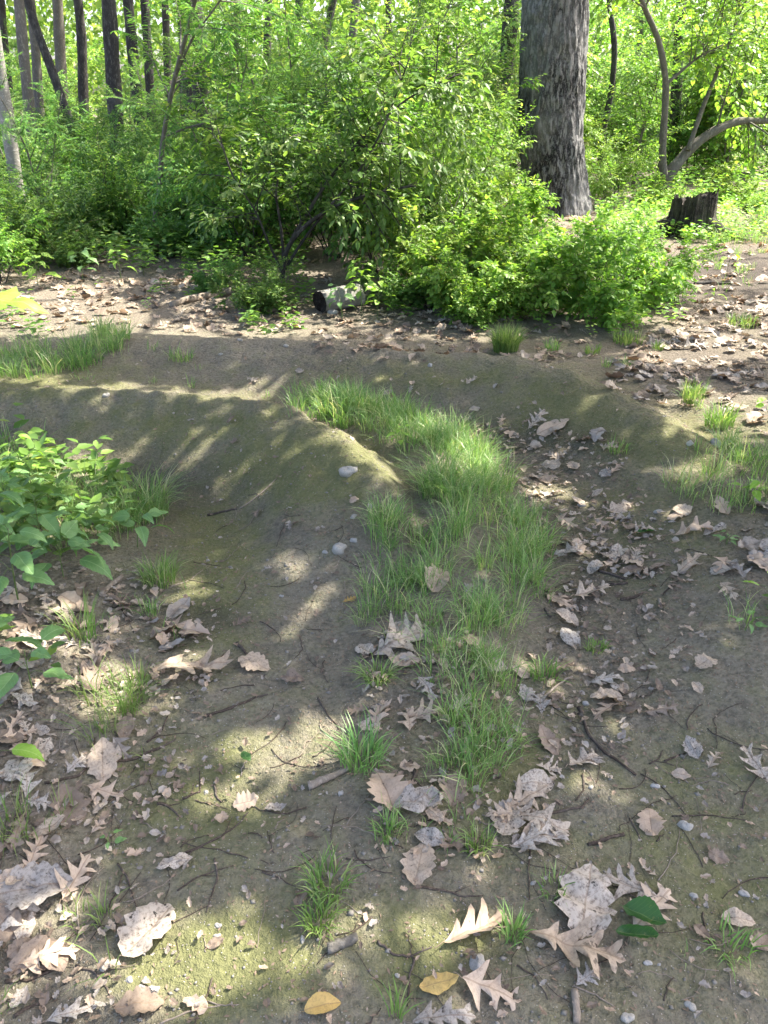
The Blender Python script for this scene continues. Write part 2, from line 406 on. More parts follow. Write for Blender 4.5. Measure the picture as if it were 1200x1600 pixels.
def soil():
    m, t, out, N = mat('soil')
    co = N('TexCoord').outputs['Object']
    moss = N('Attribute', attribute_name='moss').outputs['Fac']
    duff = N('Attribute', attribute_name='duff').outputs['Fac']
    dark = N('Attribute', attribute_name='humus').outputs['Fac']
    n1 = noise(N, co, 1.7, 5, .6); n2 = noise(N, co, 9, 6, .65); n3 = noise(N, co, 70, 5, .65); n4 = noise(N, co, 240, 3, .6)
    col = mix(N, ramp(N, n2, [(.3, 0.0), (.7, 1.0)]), (.155,.137,.102), (.25,.226,.172))
    col = mix(N, math_(N, 'MULTIPLY', ramp(N, n1, [(.35, 0.0), (.7, 1.0)]), .6), col, (.30,.268,.205))
    col = mix(N, math_(N, 'MULTIPLY', ramp(N, n3, [(.36, 1.0), (.55, 0.0)]), .6), col, (.085,.076,.058))
    n5 = noise(N, co, 32, 5, .7)
    col = mix(N, math_(N, 'MULTIPLY', ramp(N, n5, [(.30, 1.0), (.46, 0.0)]), .5), col, (.075,.067,.050))
    col = mix(N, math_(N, 'MULTIPLY', ramp(N, n5, [(.60, 0.0), (.75, 1.0)]), .5), col, (.32,.295,.24))
    # pale grit
    v = N('TexVoronoi', i={'Vector': co, 'Scale': 130.0})
    grit = math_(N, 'LESS_THAN', v.outputs['Distance'], .17)
    vc = N('SeparateColor', i={0: v.outputs['Color']}).outputs[0]
    grit = math_(N, 'MULTIPLY', grit, math_(N, 'GREATER_THAN', vc, .72))
    mf = math_(N, 'ADD', math_(N, 'ADD', moss, .24), math_(N, 'MULTIPLY', math_(N, 'SUBTRACT', n2, .5), 1.3))
    mf = ramp(N, mf, [(.25, 0.0), (.75, 1.0)])
    mcol = mix(N, n3, (.095,.105,.038), (.20,.205,.08))
    col = mix(N, math_(N, 'MULTIPLY', mf, .8), col, mcol)
    dcol = mix(N, ramp(N, n3, [(.35, 0.0), (.65, 1.0)]), (.10,.08,.062), (.28,.235,.19))
    col = mix(N, math_(N, 'MULTIPLY', duff, .8), col, dcol)
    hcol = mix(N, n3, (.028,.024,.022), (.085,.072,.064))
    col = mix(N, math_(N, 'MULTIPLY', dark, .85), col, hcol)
    col = mix(N, grit, col, mix(N, vc, (.2,.18,.15), (.44,.40,.34)))
    h = math_(N, 'ADD', math_(N, 'ADD', math_(N, 'ADD', math_(N, 'MULTIPLY', n2, .7), math_(N, 'MULTIPLY', n5, .7)), math_(N, 'MULTIPLY', n3, .55)), math_(N, 'ADD', math_(N, 'MULTIPLY', n4, .22), math_(N, 'MULTIPLY', grit, .25)))
    bm = N('Bump', i={'Strength': 1.0, 'Distance': .024, 'Height': h})
    p = N('BsdfPrincipled', i={'Base Color': col, 'Roughness': .95, 'Specular IOR Level': .12, 'Normal': bm.outputs[0]})
    t.links.new(p.outputs[0], out.inputs[0]); return m
M['soil'] = soil()

# ------------------------------------------------------------------ ground sheet
def axis(core0, core1, step, grow, lim0, lim1):
    mid = list(np.arange(core0, core1, step))
    a = [mid[-1]+step]; s = step
    while a[-1] < lim1: s *= grow; a.append(a[-1]+s)
    b = [mid[0]-step]; s = step
    while b[-1] > lim0: s *= grow; b.append(b[-1]-s)
    return np.array(b[::-1]+mid+a)
gx = axis(-1.7, 1.75, .016, 1.035, -400, 400)
gy = axis(.6, 4.9, .016, 1.035, -300, 420)
GX, GY = np.meshgrid(gx, gy)
GZ = H(GX, GY)
nx, ny = len(gx), len(gy)
V = np.stack([GX, GY, GZ], -1).reshape(-1, 3)
i, j = np.meshgrid(np.arange(nx-1), np.arange(ny-1))
k = (j*nx+i).ravel()
ground = link('ground', mk_mesh('ground', V, np.stack([k, k+1, k+nx+1, k+nx], 1), None, M['soil'], True), kind='structure')
gpxx, gpyy, gdz = proj(V)
inview = gdz > .2
def soft(regions, fall):
    out = np.zeros(len(V))
    for cx, cy_, rx, ry, s in regions:
        e = ((gpxx-cx)/rx)**2 + ((gpyy-cy_)/ry)**2
        out = np.maximum(out, np.where(inview, s*np.exp(-e*fall), 0))
    return out
mossv = soft([(480,730,170,70,.75),(300,660,260,60,.45),(900,640,150,70,.60),(700,590,260,35,.4),(330,880,90,160,.55),(350,1500,160,100,.75),(650,1480,150,80,.6),(1040,690,170,50,.65),(300,1250,180,150,.45),(760,1200,160,200,.4),(1000,820,260,120,.35),(60,600,200,40,.5),(1080,1350,200,220,.35),(430,1150,120,80,.2)], 1.0)
duffv = soft([(1080,560,170,80,.9),(870,900,90,200,.45),(860,720,130,60,.5),(60,1150,140,260,.7),(200,460,320,45,.9),(600,510,220,40,.7),(680,1100,130,200,.6),(1180,860,80,140,.6)], 1.0)
duffv = np.maximum(duffv, smooth(5.3, 6.3, V[:, 1])*.85)
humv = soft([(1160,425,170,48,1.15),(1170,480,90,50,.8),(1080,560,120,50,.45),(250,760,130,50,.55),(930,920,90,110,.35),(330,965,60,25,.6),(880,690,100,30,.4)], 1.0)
for nm, arr in (('moss', mossv), ('duff', duffv), ('humus', humv)):
    a = ground.data.attributes.new(nm, 'FLOAT', 'POINT'); a.data.foreach_set('value', arr.astype(np.float32))

# ------------------------------------------------------------------ branching plants
def grow(rng, p, d, L, r, lev, P, out):
    n = max(4, int(L/P['seg'])+2)
    pts = [np.array(p, float)]; d = nrm(d)
    for q in range(n):
        d = nrm(d + rng.normal(0, P['wander'], 3) + np.array([0, 0, P['grav'][lev]])/n*3)
        pts.append(pts[-1] + d*L/n)
    pts = np.array(pts); t = np.linspace(0, 1, n+1)
    out.append((pts, r*(1-.78*t), lev))
    if lev < P['levels']:
        for c in range(P['kids'][lev]):
            f = rng.uniform(P['start'][lev], 1.0); ii = min(int(f*n), n-1)
            tg = nrm(pts[ii+1]-pts[ii]); perp = nrm(np.cross(tg, rng.normal(0, 1, 3)))
            a = P['angle'][lev]*rng.uniform(.75, 1.25)
            grow(rng, pts[ii], tg*math.cos(a)+perp*math.sin(a), L*P['ratio'][lev]*rng.uniform(.7, 1.2)*(1.1-.45*f), max(r*(1-.7*f)*.6, .0012), lev+1, P, out)
def twig_leaves(LS, pts, rng, gap, l, w, ang, droop, pairs=False, jit=.35, t0=.1):
    seg = np.linalg.norm(np.diff(pts, axis=0), axis=1); cum = np.concatenate([[0], np.cumsum(seg)]); T = cum[-1]
    s = np.arange(t0*T, T, gap)
    if len(s) == 0: s = np.array([T*.8])
    if pairs: s = np.repeat(s, 2)
    k = len(s)
    p = np.stack([np.interp(s, cum, pts[:, c]) for c in range(3)], 1)
    q = np.stack([np.interp(np.minimum(s+.01, T), cum, pts[:, c])-np.interp(s-.01, cum, pts[:, c]) for c in range(3)], 1)
    tg = nrm(q); lat = nrm(np.cross(tg, Z) + 1e-4)
    sg = np.where(np.arange(k) % 2 == 0, 1, -1)[:, None]
    d = tg*math.cos(ang) + lat*sg*math.sin(ang) + rng.normal(0, jit*.6, (k, 3)); d[:, 2] -= droop
    n = Z + rng.normal(0, jit, (k, 3))
    sc = rng.uniform(.65, 1.15, k)
    LS.add(p, d, n, l*sc, w*sc)
    # tip leaf
    LS.add(pts[-1:], nrm(pts[-1]-pts[-2])-np.array([0, 0, droop]), Z, l, w)

def make_shrub(name, label, seed, stems, P, leafkw, mleaf, mbark, leaflev, group=None, sides=5):
    rng = np.random.default_rng(seed)
    root = thing(name, label, 'shrub' if 'shrub' in name else ('tree' if 'tree' in name else 'sapling'), (0, 0, 0), group)
    br = []
    for (p, d, L, r) in stems: grow(rng, p, d, L, r, 0, P, br)
    T = Tubes()
    for pts, rad, lev in br: T.add(pts, np.maximum(rad, .0011), sides if lev < 2 else 3, cap=lev < 2)
    LS = Leaves()
    for pts, rad, lev in br:
        if lev >= leaflev: twig_leaves(LS, pts, rng, **leafkw)
    link('branches', T.mesh(name+'_branches', mbark), root)
    link('foliage', LS.mesh(name+'_foliage', mleaf), root, 'stuff')
    return root
def fan(rng, n, spread, L, r, base=.12, up=1.0):
    out = []
    for q in range(n):
        a = q/n*6.283+rng.uniform(-.4, .4); s = spread*rng.uniform(.4, 1.1)
        out.append((np.array([math.cos(a)*base*rng.random(), math.sin(a)*base*rng.random(), -.03]), np.array([math.cos(a)*s, math.sin(a)*s, up]), L*rng.uniform(.6, 1.35), r))
    return out

rg = np.random.default_rng(11)
# low bright mounded shrub (about 1 m)
P_low = dict(seg=.08, wander=.10, grav=[-.12, -.02, -.05], levels=2, kids=[10, 6], start=[.12, .15], angle=[.9, .8], ratio=[.42, .5])
# tall arching shrub (about 2 m)
P_arch = dict(seg=.12, wander=.09, grav=[-.10, -.08, -.10], levels=2, kids=[12, 7], start=[.25, .15], angle=[.85, .75], ratio=[.40, .5])
P_sap = dict(seg=.22, wander=.05, grav=[.02, .02, -.10], levels=2, kids=[22, 6], start=[.16, .2], angle=[1.05, .7], ratio=[.36, .48])
lowkw = dict(gap=.036, l=.060, w=.036, ang=1.0, droop=.18, pairs=True, jit=.45)
archkw = dict(gap=.036, l=.085, w=.040, ang=.85, droop=.40)
pinkw = dict(gap=.030, l=.075, w=.026, ang=1.1, droop=.35, pairs=True, jit=.18)
broadkw = dict(gap=.055, l=.115, w=.085, ang=.9, droop=.40)
protos = {}
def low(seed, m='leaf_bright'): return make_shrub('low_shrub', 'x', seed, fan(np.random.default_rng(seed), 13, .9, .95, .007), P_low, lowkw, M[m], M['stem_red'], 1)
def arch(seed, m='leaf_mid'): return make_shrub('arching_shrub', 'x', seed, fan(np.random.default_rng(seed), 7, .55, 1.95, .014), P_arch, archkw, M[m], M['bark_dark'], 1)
def sap_pin(seed, m='leaf_mid'): return make_shrub('sapling', 'x', seed, [(np.array([0, 0, -.05]), np.array([.05, .02, 1]), 4.4, .035), (np.array([.05, .05, 0]), np.array([.25, -.1, 1]), 3.4, .022)], P_sap, pinkw, M[m], M['bark_grey'], 1)
def sap_broad(seed, m='leaf_far'): return make_shrub('sapling', 'x', seed, [(np.array([0, 0, -.05]), np.array([.03, .04, 1]), 5.0, .04), (np.array([.1, .0, 0]), np.array([-.2, .2, 1]), 4.0, .03)], P_sap, broadkw, M[m], M['bark_grey'], 1)

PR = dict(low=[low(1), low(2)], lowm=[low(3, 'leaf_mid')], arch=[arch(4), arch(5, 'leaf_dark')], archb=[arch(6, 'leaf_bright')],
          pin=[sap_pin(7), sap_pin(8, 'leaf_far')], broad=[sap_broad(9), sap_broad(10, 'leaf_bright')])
_used = set()
def plant(kind, var, P, rot, sc, label, group=None):
    pr = PR[kind][var % len(PR[kind])]
    P = (P[0], P[1], h1(P[0], P[1])-.01)
    if pr.name not in _used:
        _used.add(pr.name); pr.location = P; pr.rotation_euler = (0, 0, rot); pr.scale = (sc,)*3 if not hasattr(sc, '__len__') else sc
        pr['label'] = label
        if group: pr['group'] = group
        return pr
    return copy_tree(pr, P, rot, sc, label, group)
def P_px(px, Y): d = ray(px, 500); return (CAM+d*(Y/d[1]))[:2] if True else None
def xy(px, Y):
    """ground point at distance Y under picture column px"""
    z = 0.0; depth = Y*cp_ + (1.5-z)*sp_
    return ((px-600)/F*depth, Y)

# ------------------------------------------------------------------ near shrubs, one by one
near = [
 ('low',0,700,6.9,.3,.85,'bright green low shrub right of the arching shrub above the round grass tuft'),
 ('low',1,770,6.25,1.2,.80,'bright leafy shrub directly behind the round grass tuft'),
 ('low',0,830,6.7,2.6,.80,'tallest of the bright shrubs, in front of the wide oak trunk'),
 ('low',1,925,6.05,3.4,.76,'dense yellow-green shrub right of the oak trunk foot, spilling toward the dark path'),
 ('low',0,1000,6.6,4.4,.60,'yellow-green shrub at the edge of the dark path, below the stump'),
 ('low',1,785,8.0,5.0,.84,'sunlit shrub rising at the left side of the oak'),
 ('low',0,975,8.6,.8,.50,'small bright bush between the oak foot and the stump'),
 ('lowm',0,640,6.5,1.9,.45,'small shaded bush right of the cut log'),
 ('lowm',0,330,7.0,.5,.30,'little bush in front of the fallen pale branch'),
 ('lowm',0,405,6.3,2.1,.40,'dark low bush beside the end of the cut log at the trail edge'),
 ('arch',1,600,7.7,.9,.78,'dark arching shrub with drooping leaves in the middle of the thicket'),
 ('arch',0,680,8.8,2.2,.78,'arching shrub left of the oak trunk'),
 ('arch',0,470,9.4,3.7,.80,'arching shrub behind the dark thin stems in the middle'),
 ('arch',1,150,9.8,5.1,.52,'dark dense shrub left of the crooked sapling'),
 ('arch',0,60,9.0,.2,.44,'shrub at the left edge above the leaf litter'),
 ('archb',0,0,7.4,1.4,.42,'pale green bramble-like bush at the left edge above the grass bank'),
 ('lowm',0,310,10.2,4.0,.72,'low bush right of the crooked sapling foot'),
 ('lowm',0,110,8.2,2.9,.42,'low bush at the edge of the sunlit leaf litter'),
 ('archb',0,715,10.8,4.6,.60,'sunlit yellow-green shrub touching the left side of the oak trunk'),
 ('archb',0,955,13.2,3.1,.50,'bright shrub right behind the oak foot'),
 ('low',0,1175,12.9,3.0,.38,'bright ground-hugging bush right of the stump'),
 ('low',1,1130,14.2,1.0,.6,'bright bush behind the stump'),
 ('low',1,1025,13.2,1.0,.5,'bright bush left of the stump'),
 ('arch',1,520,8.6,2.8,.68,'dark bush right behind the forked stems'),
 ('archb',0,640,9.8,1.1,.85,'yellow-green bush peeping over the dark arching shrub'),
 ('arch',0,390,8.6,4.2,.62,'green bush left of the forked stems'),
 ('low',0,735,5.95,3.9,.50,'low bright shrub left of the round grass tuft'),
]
for kind, var, px, Y, rot, sc, lab in near: plant(kind, var, xy(px, Y), rot, sc, lab)

# crooked sapling on the left: trunk follows the photo
def stem_pts(pix, Y0, dy=0.0, ground_first=True):
    L = []
    for q, (a, b) in enumerate(pix): L.append(at(a, b, Y0+dy*q/max(1, len(pix)-1)))
    L = np.array(L)
    if ground_first: L[0, 2] = h1(L[0, 0], L[0, 1])-.03
    return L
def resample(pts, n):
    pts = np.asarray(pts, float)
    t = np.concatenate([[0], np.cumsum(np.linalg.norm(np.diff(pts, axis=0), axis=1))]); s = np.linspace(0, t[-1], n)
    out = np.stack([np.interp(s, t, pts[:, c]) for c in range(3)], 1)
    for _ in range(2): out[1:-1] = .25*out[:-2]+.5*out[1:-1]+.25*out[2:]
    return out
def custom_tree(name, label, cat, stems, bark, leaf, P, leafkw, seed, group=None, start=.35, kids=14, L=.9, leaflev=0, lat_up=.25):
    """stems: (world pts, radius0, radius1, has leaves); branches spring from the leafy stems"""
    rng = np.random.default_rng(seed)
    base = np.array(stems[0][0][0]); base[2] = h1(base[0], base[1])
    root = thing(name, label, cat, tuple(base), group)
    T = Tubes(); br = []; LS = Leaves()
    for pts, r0, r1, leafy in stems:
        pts = resample(np.asarray(pts)-base, 26); T.add(pts, np.linspace(r0, r1, 26)*(1+.06*np.sin(np.arange(26)*1.9)), 9)
        if leafy:
            for q in range(int(kids*leafy)):
                f = rng.uniform(start, 1); ii = min(int(f*25), 24); tg = nrm(pts[ii+1]-pts[ii])
                pp = nrm(np.cross(tg, rng.normal(0, 1, 3)))
                grow(rng, pts[ii], tg*.45+pp+np.array([0, 0, lat_up]), L*rng.uniform(.6, 1.2), r1*.7+.003, 0, P, br)
    for pts, rad, lev in br: T.add(pts, np.maximum(rad, .0012), 4, cap=False)
    for pts, rad, lev in br:
        if lev >= leaflev: twig_leaves(LS, pts, rng, **leafkw)
    link('trunk', T.mesh(name+'_trunk', bark), root)
    link('crown', LS.mesh(name+'_crown', leaf), root, 'stuff')
    return root
P_side = dict(seg=.12, wander=.08, grav=[-.05, -.12], levels=1, kids=[5], start=[.2], angle=[.75], ratio=[.55])
s3 = stem_pts([(235,395),(240,345),(252,300),(250,250),(257,200),(268,140),(285,75),(305,0),(330,-90),(340,-220)], 9.0)
s3b = stem_pts([(255,215),(290,200),(330,190),(380,160)], 9.0, -.4, False)
s3c = stem_pts([(270,130),(300,60),(345,0),(380,-60)], 9.0, .3, False)
custom_tree('crooked_sapling', 'crooked thin grey sapling with feathery leaves standing left of the thicket', 'sapling',
            [(s3, .032, .012, 1), (s3b, .012, .005, .5), (s3c, .014, .006, .7)], M['bark_grey'], M['leaf_mid'], P_side, pinkw, 31, start=.3, kids=16, L=.95)
# dark forked shrub in the middle
m0 = stem_pts([(440,447),(443,405),(455,375),(485,345),(530,318),(590,300),(650,290)], 7.3, -.4)
m1 = stem_pts([(443,405),(440,360),(430,300),(445,230),(470,170)], 7.3, .3, False)
m2 = stem_pts([(455,375),(500,300),(560,220),(640,150),(720,115)], 7.3, .2, False)
m3 = stem_pts([(446,420),(470,380),(500,340),(560,270),(600,200),(640,90)], 7.3, -.5, False)
m4 = stem_pts([(443,430),(420,380),(400,330),(360,270),(340,200)], 7.3, -.2, False)
custom_tree('forked_shrub', 'large forked shrub with dark bare stems and drooping leaves at the centre of the thicket', 'shrub',
            [(m0, .026, .007, 1), (m1, .014, .005, 1), (m2, .018, .006, 1.4), (m3, .014, .005, 1.2), (m4, .012, .005, .9)],
            M['bark_dark'], M['leaf_mid'], P_side, archkw, 32, start=.35, kids=14, L=.62, lat_up=.1)
# slanting pale tree on the right
r0 = stem_pts([(1033,308),(1036,285),(1048,268),(1075,235),(1105,210),(1150,188),(1210,190),(1290,170)], 14.6, .3)
r1 = stem_pts([(1038,285),(1034,240),(1038,190),(1042,130),(1030,60),(1000,0),(980,-90),(960,-200)], 14.6, -.3, False)
r2 = stem_pts([(1075,235),(1090,190),(1105,150),(1118,120),(1150,40),(1170,-80)], 14.6, .6, False)
r3 = stem_pts([(1042,130),(1060,115),(1090,90),(1130,70)], 14.6, .2, False)
custom_tree('slanting_tree', 'pale slanting many-stemmed tree behind the stump', 'tree',
            [(r0, .115, .022, 1.1), (r1, .070, .022, 1.4), (r2, .045, .015, 1.4), (r3, .028, .012, 1.2)], M['bark_grey'], M['leaf_bright'], dict(P_side, seg=.3), dict(broadkw, gap=.07), 33, start=.45, kids=13, L=1.5)

# ------------------------------------------------------------------ the wide oak
def oak():
    root = thing('oak_tree', 'wide dark oak trunk with furrowed bark rising above the bright shrubs', 'tree')
    Y = 12.6
    cpts = np.array([at(872, 345, Y), at(868, 300, Y), at(861, 200, Y), at(863, 100, Y), at(867, 0, Y), at(870, -120, Y)])
    cpts[0, 2] = h1(cpts[0, 0], cpts[0, 1])-.15
    d = nrm(cpts[-1]-cpts[-2]); top = cpts[-1]+d*(6.2-cpts[-1, 2])/d[2]
    cpts = np.vstack([cpts, top]); base = cpts[0].copy(); base[2] = h1(base[0], base[1])
    root.location = base
    nz, na = 420, 150
    t = np.concatenate([[0], np.cumsum(np.linalg.norm(np.diff(cpts, axis=0), axis=1))])
    s = np.concatenate([np.linspace(0, 4.2, 360), np.linspace(4.25, t[-1], 60)])
    c = np.stack([np.interp(s, t, cpts[:, q]) for q in range(3)], 1)-base
    for _ in range(40): c[1:-1] = .25*c[:-2]+.5*c[1:-1]+.25*c[2:]
    th = np.linspace(0, 2*np.pi, na+1)[:-1]
    S, A = np.meshgrid(s, th, indexing='ij')
    rad = .468 - .010*S + .09*np.exp(-S/.30)*(1+.35*np.cos(A*5+1))
    u = A*.525; wx = (fbm(u*5, S*1.6, 21)-.45)*.16
    r1_ = np.abs(fbm((u+wx)/.055, S/.34, 22, 3)-.44)*2.4          # furrows
    r2_ = np.abs(fbm((u+wx)/.09+S*.8, S/.13, 29, 2)-.38)*2.0        # cross cracks
    rad = rad + .062*np.minimum(r1_, .6) + .014*np.minimum(r2_, .5) + (fbm(u*2.2, S*.9, 41)-.45)*.07 + (fbm(u*40, S*30, 44, 2)-.4)*.010
    Vx = c[:, None, :] + np.stack([np.cos(A)*rad, np.sin(A)*rad, 0*A], -1)
    ii, jj = np.meshgrid(np.arange(len(s)-1), np.arange(na), indexing='ij'); j2 = (jj+1) % na
    Q = np.stack([ii*na+jj, ii*na+j2, (ii+1)*na+j2, (ii+1)*na+jj], -1).reshape(-1, 4)
    link('trunk', mk_mesh('oak_trunk', Vx.reshape(-1, 3), Q, None, M['bark_oak'], True), root)
    # limbs and crown
    rng = np.random.default_rng(5)
    toploc = top-base
    T = Tubes()
    for q in range(11):
        a = q/11*6.283+rng.uniform(-.2, .2); L = rng.uniform(5, 8)
        e = toploc + np.array([math.cos(a)*L, math.sin(a)*L, rng.uniform(1.2, 3.0)])
        m_ = .5*(toploc+e)+rng.normal(0, .5, 3)+np.array([0, 0, .5])
        pts = resample([toploc+np.array([0, 0, -.3-.1*(q % 3)]), m_, e], 14); T.add(pts, np.linspace(.20, .03, 14), 8)
        for c_ in range(6):
            k0 = rng.integers(4, 13); b = nrm(rng.normal(0, 1, 3)); b[2] *= .4
            T.add(resample([pts[k0], pts[k0]+b*.9, pts[k0]+b*rng.uniform(1.4, 2.4)], 6), np.linspace(.05, .012, 6), 5)
    link('limbs', T.mesh('oak_limbs', M['bark_oak']), root)
    return root, base, top
OAK, OAK_BASE, OAK_TOP = oak()

# gaps shaped into the unseen crown to let sun patches reach the ground (px, py, rx, ry in the photograph's ground picture)
GAPS = [(430,1190,120,62),(520,1130,60,35),(360,1500,190,80),(250,1580,160,50),(600,1490,130,45),(700,1460,60,26),(190,714,135,22),(105,722,70,18),(525,697,75,28),(455,656,85,17),(330,622,115,14),(150,612,130,13),(400,735,75,16),(580,750,36,30),(470,860,40,14),
        (345,745,42,12),(720,735,75,34),(880,712,70,12),(850,775,50,28),(1000,806,80,12),(1090,985,70,16),(930,995,36,14),(300,930,60,26),
        (60,1490,80,70),(220,1430,70,40),(150,1090,110,45),(60,1010,80,40),(400,1035,42,22),(280,1045,60,24),(120,460,170,28),(300,490,130,18),(545,490,90,22),
        (1130,650,110,40),(1060,560,90,20),(1160,540,90,30),(1100,740,70,20),(700,1010,46,16),(850,1050,40,30),(690,680,90,14),(700,1430,40,20),(640,1250,36,16),
        (960,1330,40,14),(160,1280,60,30),(60,760,110,40),(110,830,70,26),(480,960,50,18),(900,870,40,14),(30,590,70,12),(650,590,60,8),(440,605,60,7)]
_ml = at(22, 478, 1.9); _mg = _ml-SUN*(_ml[2]/SUN[2]); _mp = proj(_mg); GAPS.append((float(_mp[0]), float(_mp[1]), 150, 90))  # one more gap, shaped so sun reaches the maple leaf
def sun_px(P):
    hh = 0.0
    for _ in range(3):
        G = P - ((P[:, 2]-hh)/SUN[2])[:, None]*SUN; hh = H(G[:, 0], G[:, 1], False)
    return G, proj(G)
def oak_crown():  # unseen leaves laid along sun rays, shaped to shade the near trail
    rng = np.random.default_rng(77); LS = Leaves()
    N_ = 190000
    g = np.stack([rng.uniform(-6.5, 7, N_), rng.uniform(-1.2, 13, N_), np.zeros(N_)], 1)
    z = np.where(g[:, 1] < 5.2, rng.uniform(3.7, 5.4, N_), rng.uniform(4.8, 7.6, N_))
    P = g + SUN*(z/SUN[2])[:, None]
    G, (px, py, dz) = sun_px(P)
    keep = np.hypot(P[:, 0]-OAK_TOP[0], P[:, 1]-OAK_TOP[1]) < 11.5
    vis = dz > .2
    e = np.full(N_, 9.0)
    for cx, cy_, rx, ry in GAPS:
        e = np.minimum(e, np.where(vis, ((px-cx)/rx)**2+((py-cy_)/ry)**2, 9))
    nz_ = vn(px/23, py/11, 51)*.7+.75
    keep &= ~(vis & (e < nz_))
    # open, dappled crown away from the near trail
    near_ = (G[:, 1] < 5.4)
    dap = fbm(G[:, 0]*1.6, G[:, 1]*1.6, 61)
    dens = np.where(near_, .97, np.where(dap > .52, .24, .0))
    dens *= np.where(G[:, 1] > 8.0, .55, 1.0)
    keep &= rng.random(N_) < dens
    fdap = fbm(G[:, 0]*6, G[:, 1]*6, 66)
    keep &= ~(near_ & (fdap > .70))
    P = P[keep]-OAK_BASE; n = len(P)
    LS.add(P, rng.normal(0, 1, (n, 3))*[1, 1, .45], Z+rng.normal(0, .45, (n, 3)), rng.uniform(.10, .17, n), rng.uniform(.07, .11, n))
    link('crown', LS.mesh('oak_crown', M['leaf_canopy'], simple=True), OAK, 'stuff')
oak_crown()

# ------------------------------------------------------------------ trees of the wood behind
def crown_proto():
    rng = np.random.default_rng(3); LS = Leaves()
    c = rng.normal(0, 1, (70, 3)); c = nrm(c)*rng.uniform(.35, 1, (70, 1))*[3.0, 3.0, 2.4]
    for q in c:
        n = 55; p = q+rng.normal(0, .42, (n, 3))
        LS.add(p, rng.normal(0, 1, (n, 3)), Z+rng.normal(0, .6, (n, 3)), rng.uniform(.2, .34, n), rng.uniform(.14, .22, n))
    return LS.mesh('tree_crown', M['leaf_canopy'], simple=True)
CROWN = crown_proto()
def trunk_tree(pix, Y, wpx, bark, label, group=None, crown=True, seed=0, hgt=9.5, base=None):
    rng = np.random.default_rng(seed+900)
    pts = [at(a, b, Y) for a, b in pix]
    depth = Y*cp_; r0 = wpx/2*depth/F
    d = nrm(pts[-1]-pts[0])
    # down to the ground along its own line, up to the crown
    g0 = pts[0]-d*(pts[0][2]-h1(pts[0][0], pts[0][1])+.1)/max(d[2], .3); g0[2] = h1(g0[0], g0[1])-.05
    topd = nrm(d*.5+Z); top = pts[-1]+topd*(hgt-pts[-1][2])/topd[2]
    allp = [g0]+([p for p in pts if p[2] > g0[2]+.3])+[top]
    b0 = np.array(g0); root = thing('woodland_tree', label, 'tree', tuple(b0), group)
    T = Tubes(); c = resample(np.array(allp)-b0, 40)
    rr = np.linspace(r0*1.12, r0*.62, 40); rr[0] *= 1.25; rr *= 1+.05*np.sin(np.arange(40)*1.3+seed)
    T.add(c, rr, 12)
    for q in range(7):
        k0 = rng.integers(22, 38); b = nrm(rng.normal(0, 1, 3)); b[2] = abs(b[2])*.6+.2
        T.add(resample([c[k0], c[k0]+b*1.0, c[k0]+b*rng.uniform(1.5, 3)+np.array([0, 0, .4])], 7), np.linspace(r0*.4, .02, 7), 6)
    link('trunk', T.mesh('woodland_trunk', bark), root)
    if crown:
        o = link('crown', CROWN, root, 'stuff'); o.location = c[-1]+np.array([0, 0, .6]); o.rotation_euler = (0, 0, rng.uniform(0, 6.28)); s = rng.uniform(.75, 1.05); o.scale = (s, s, s)
    return root
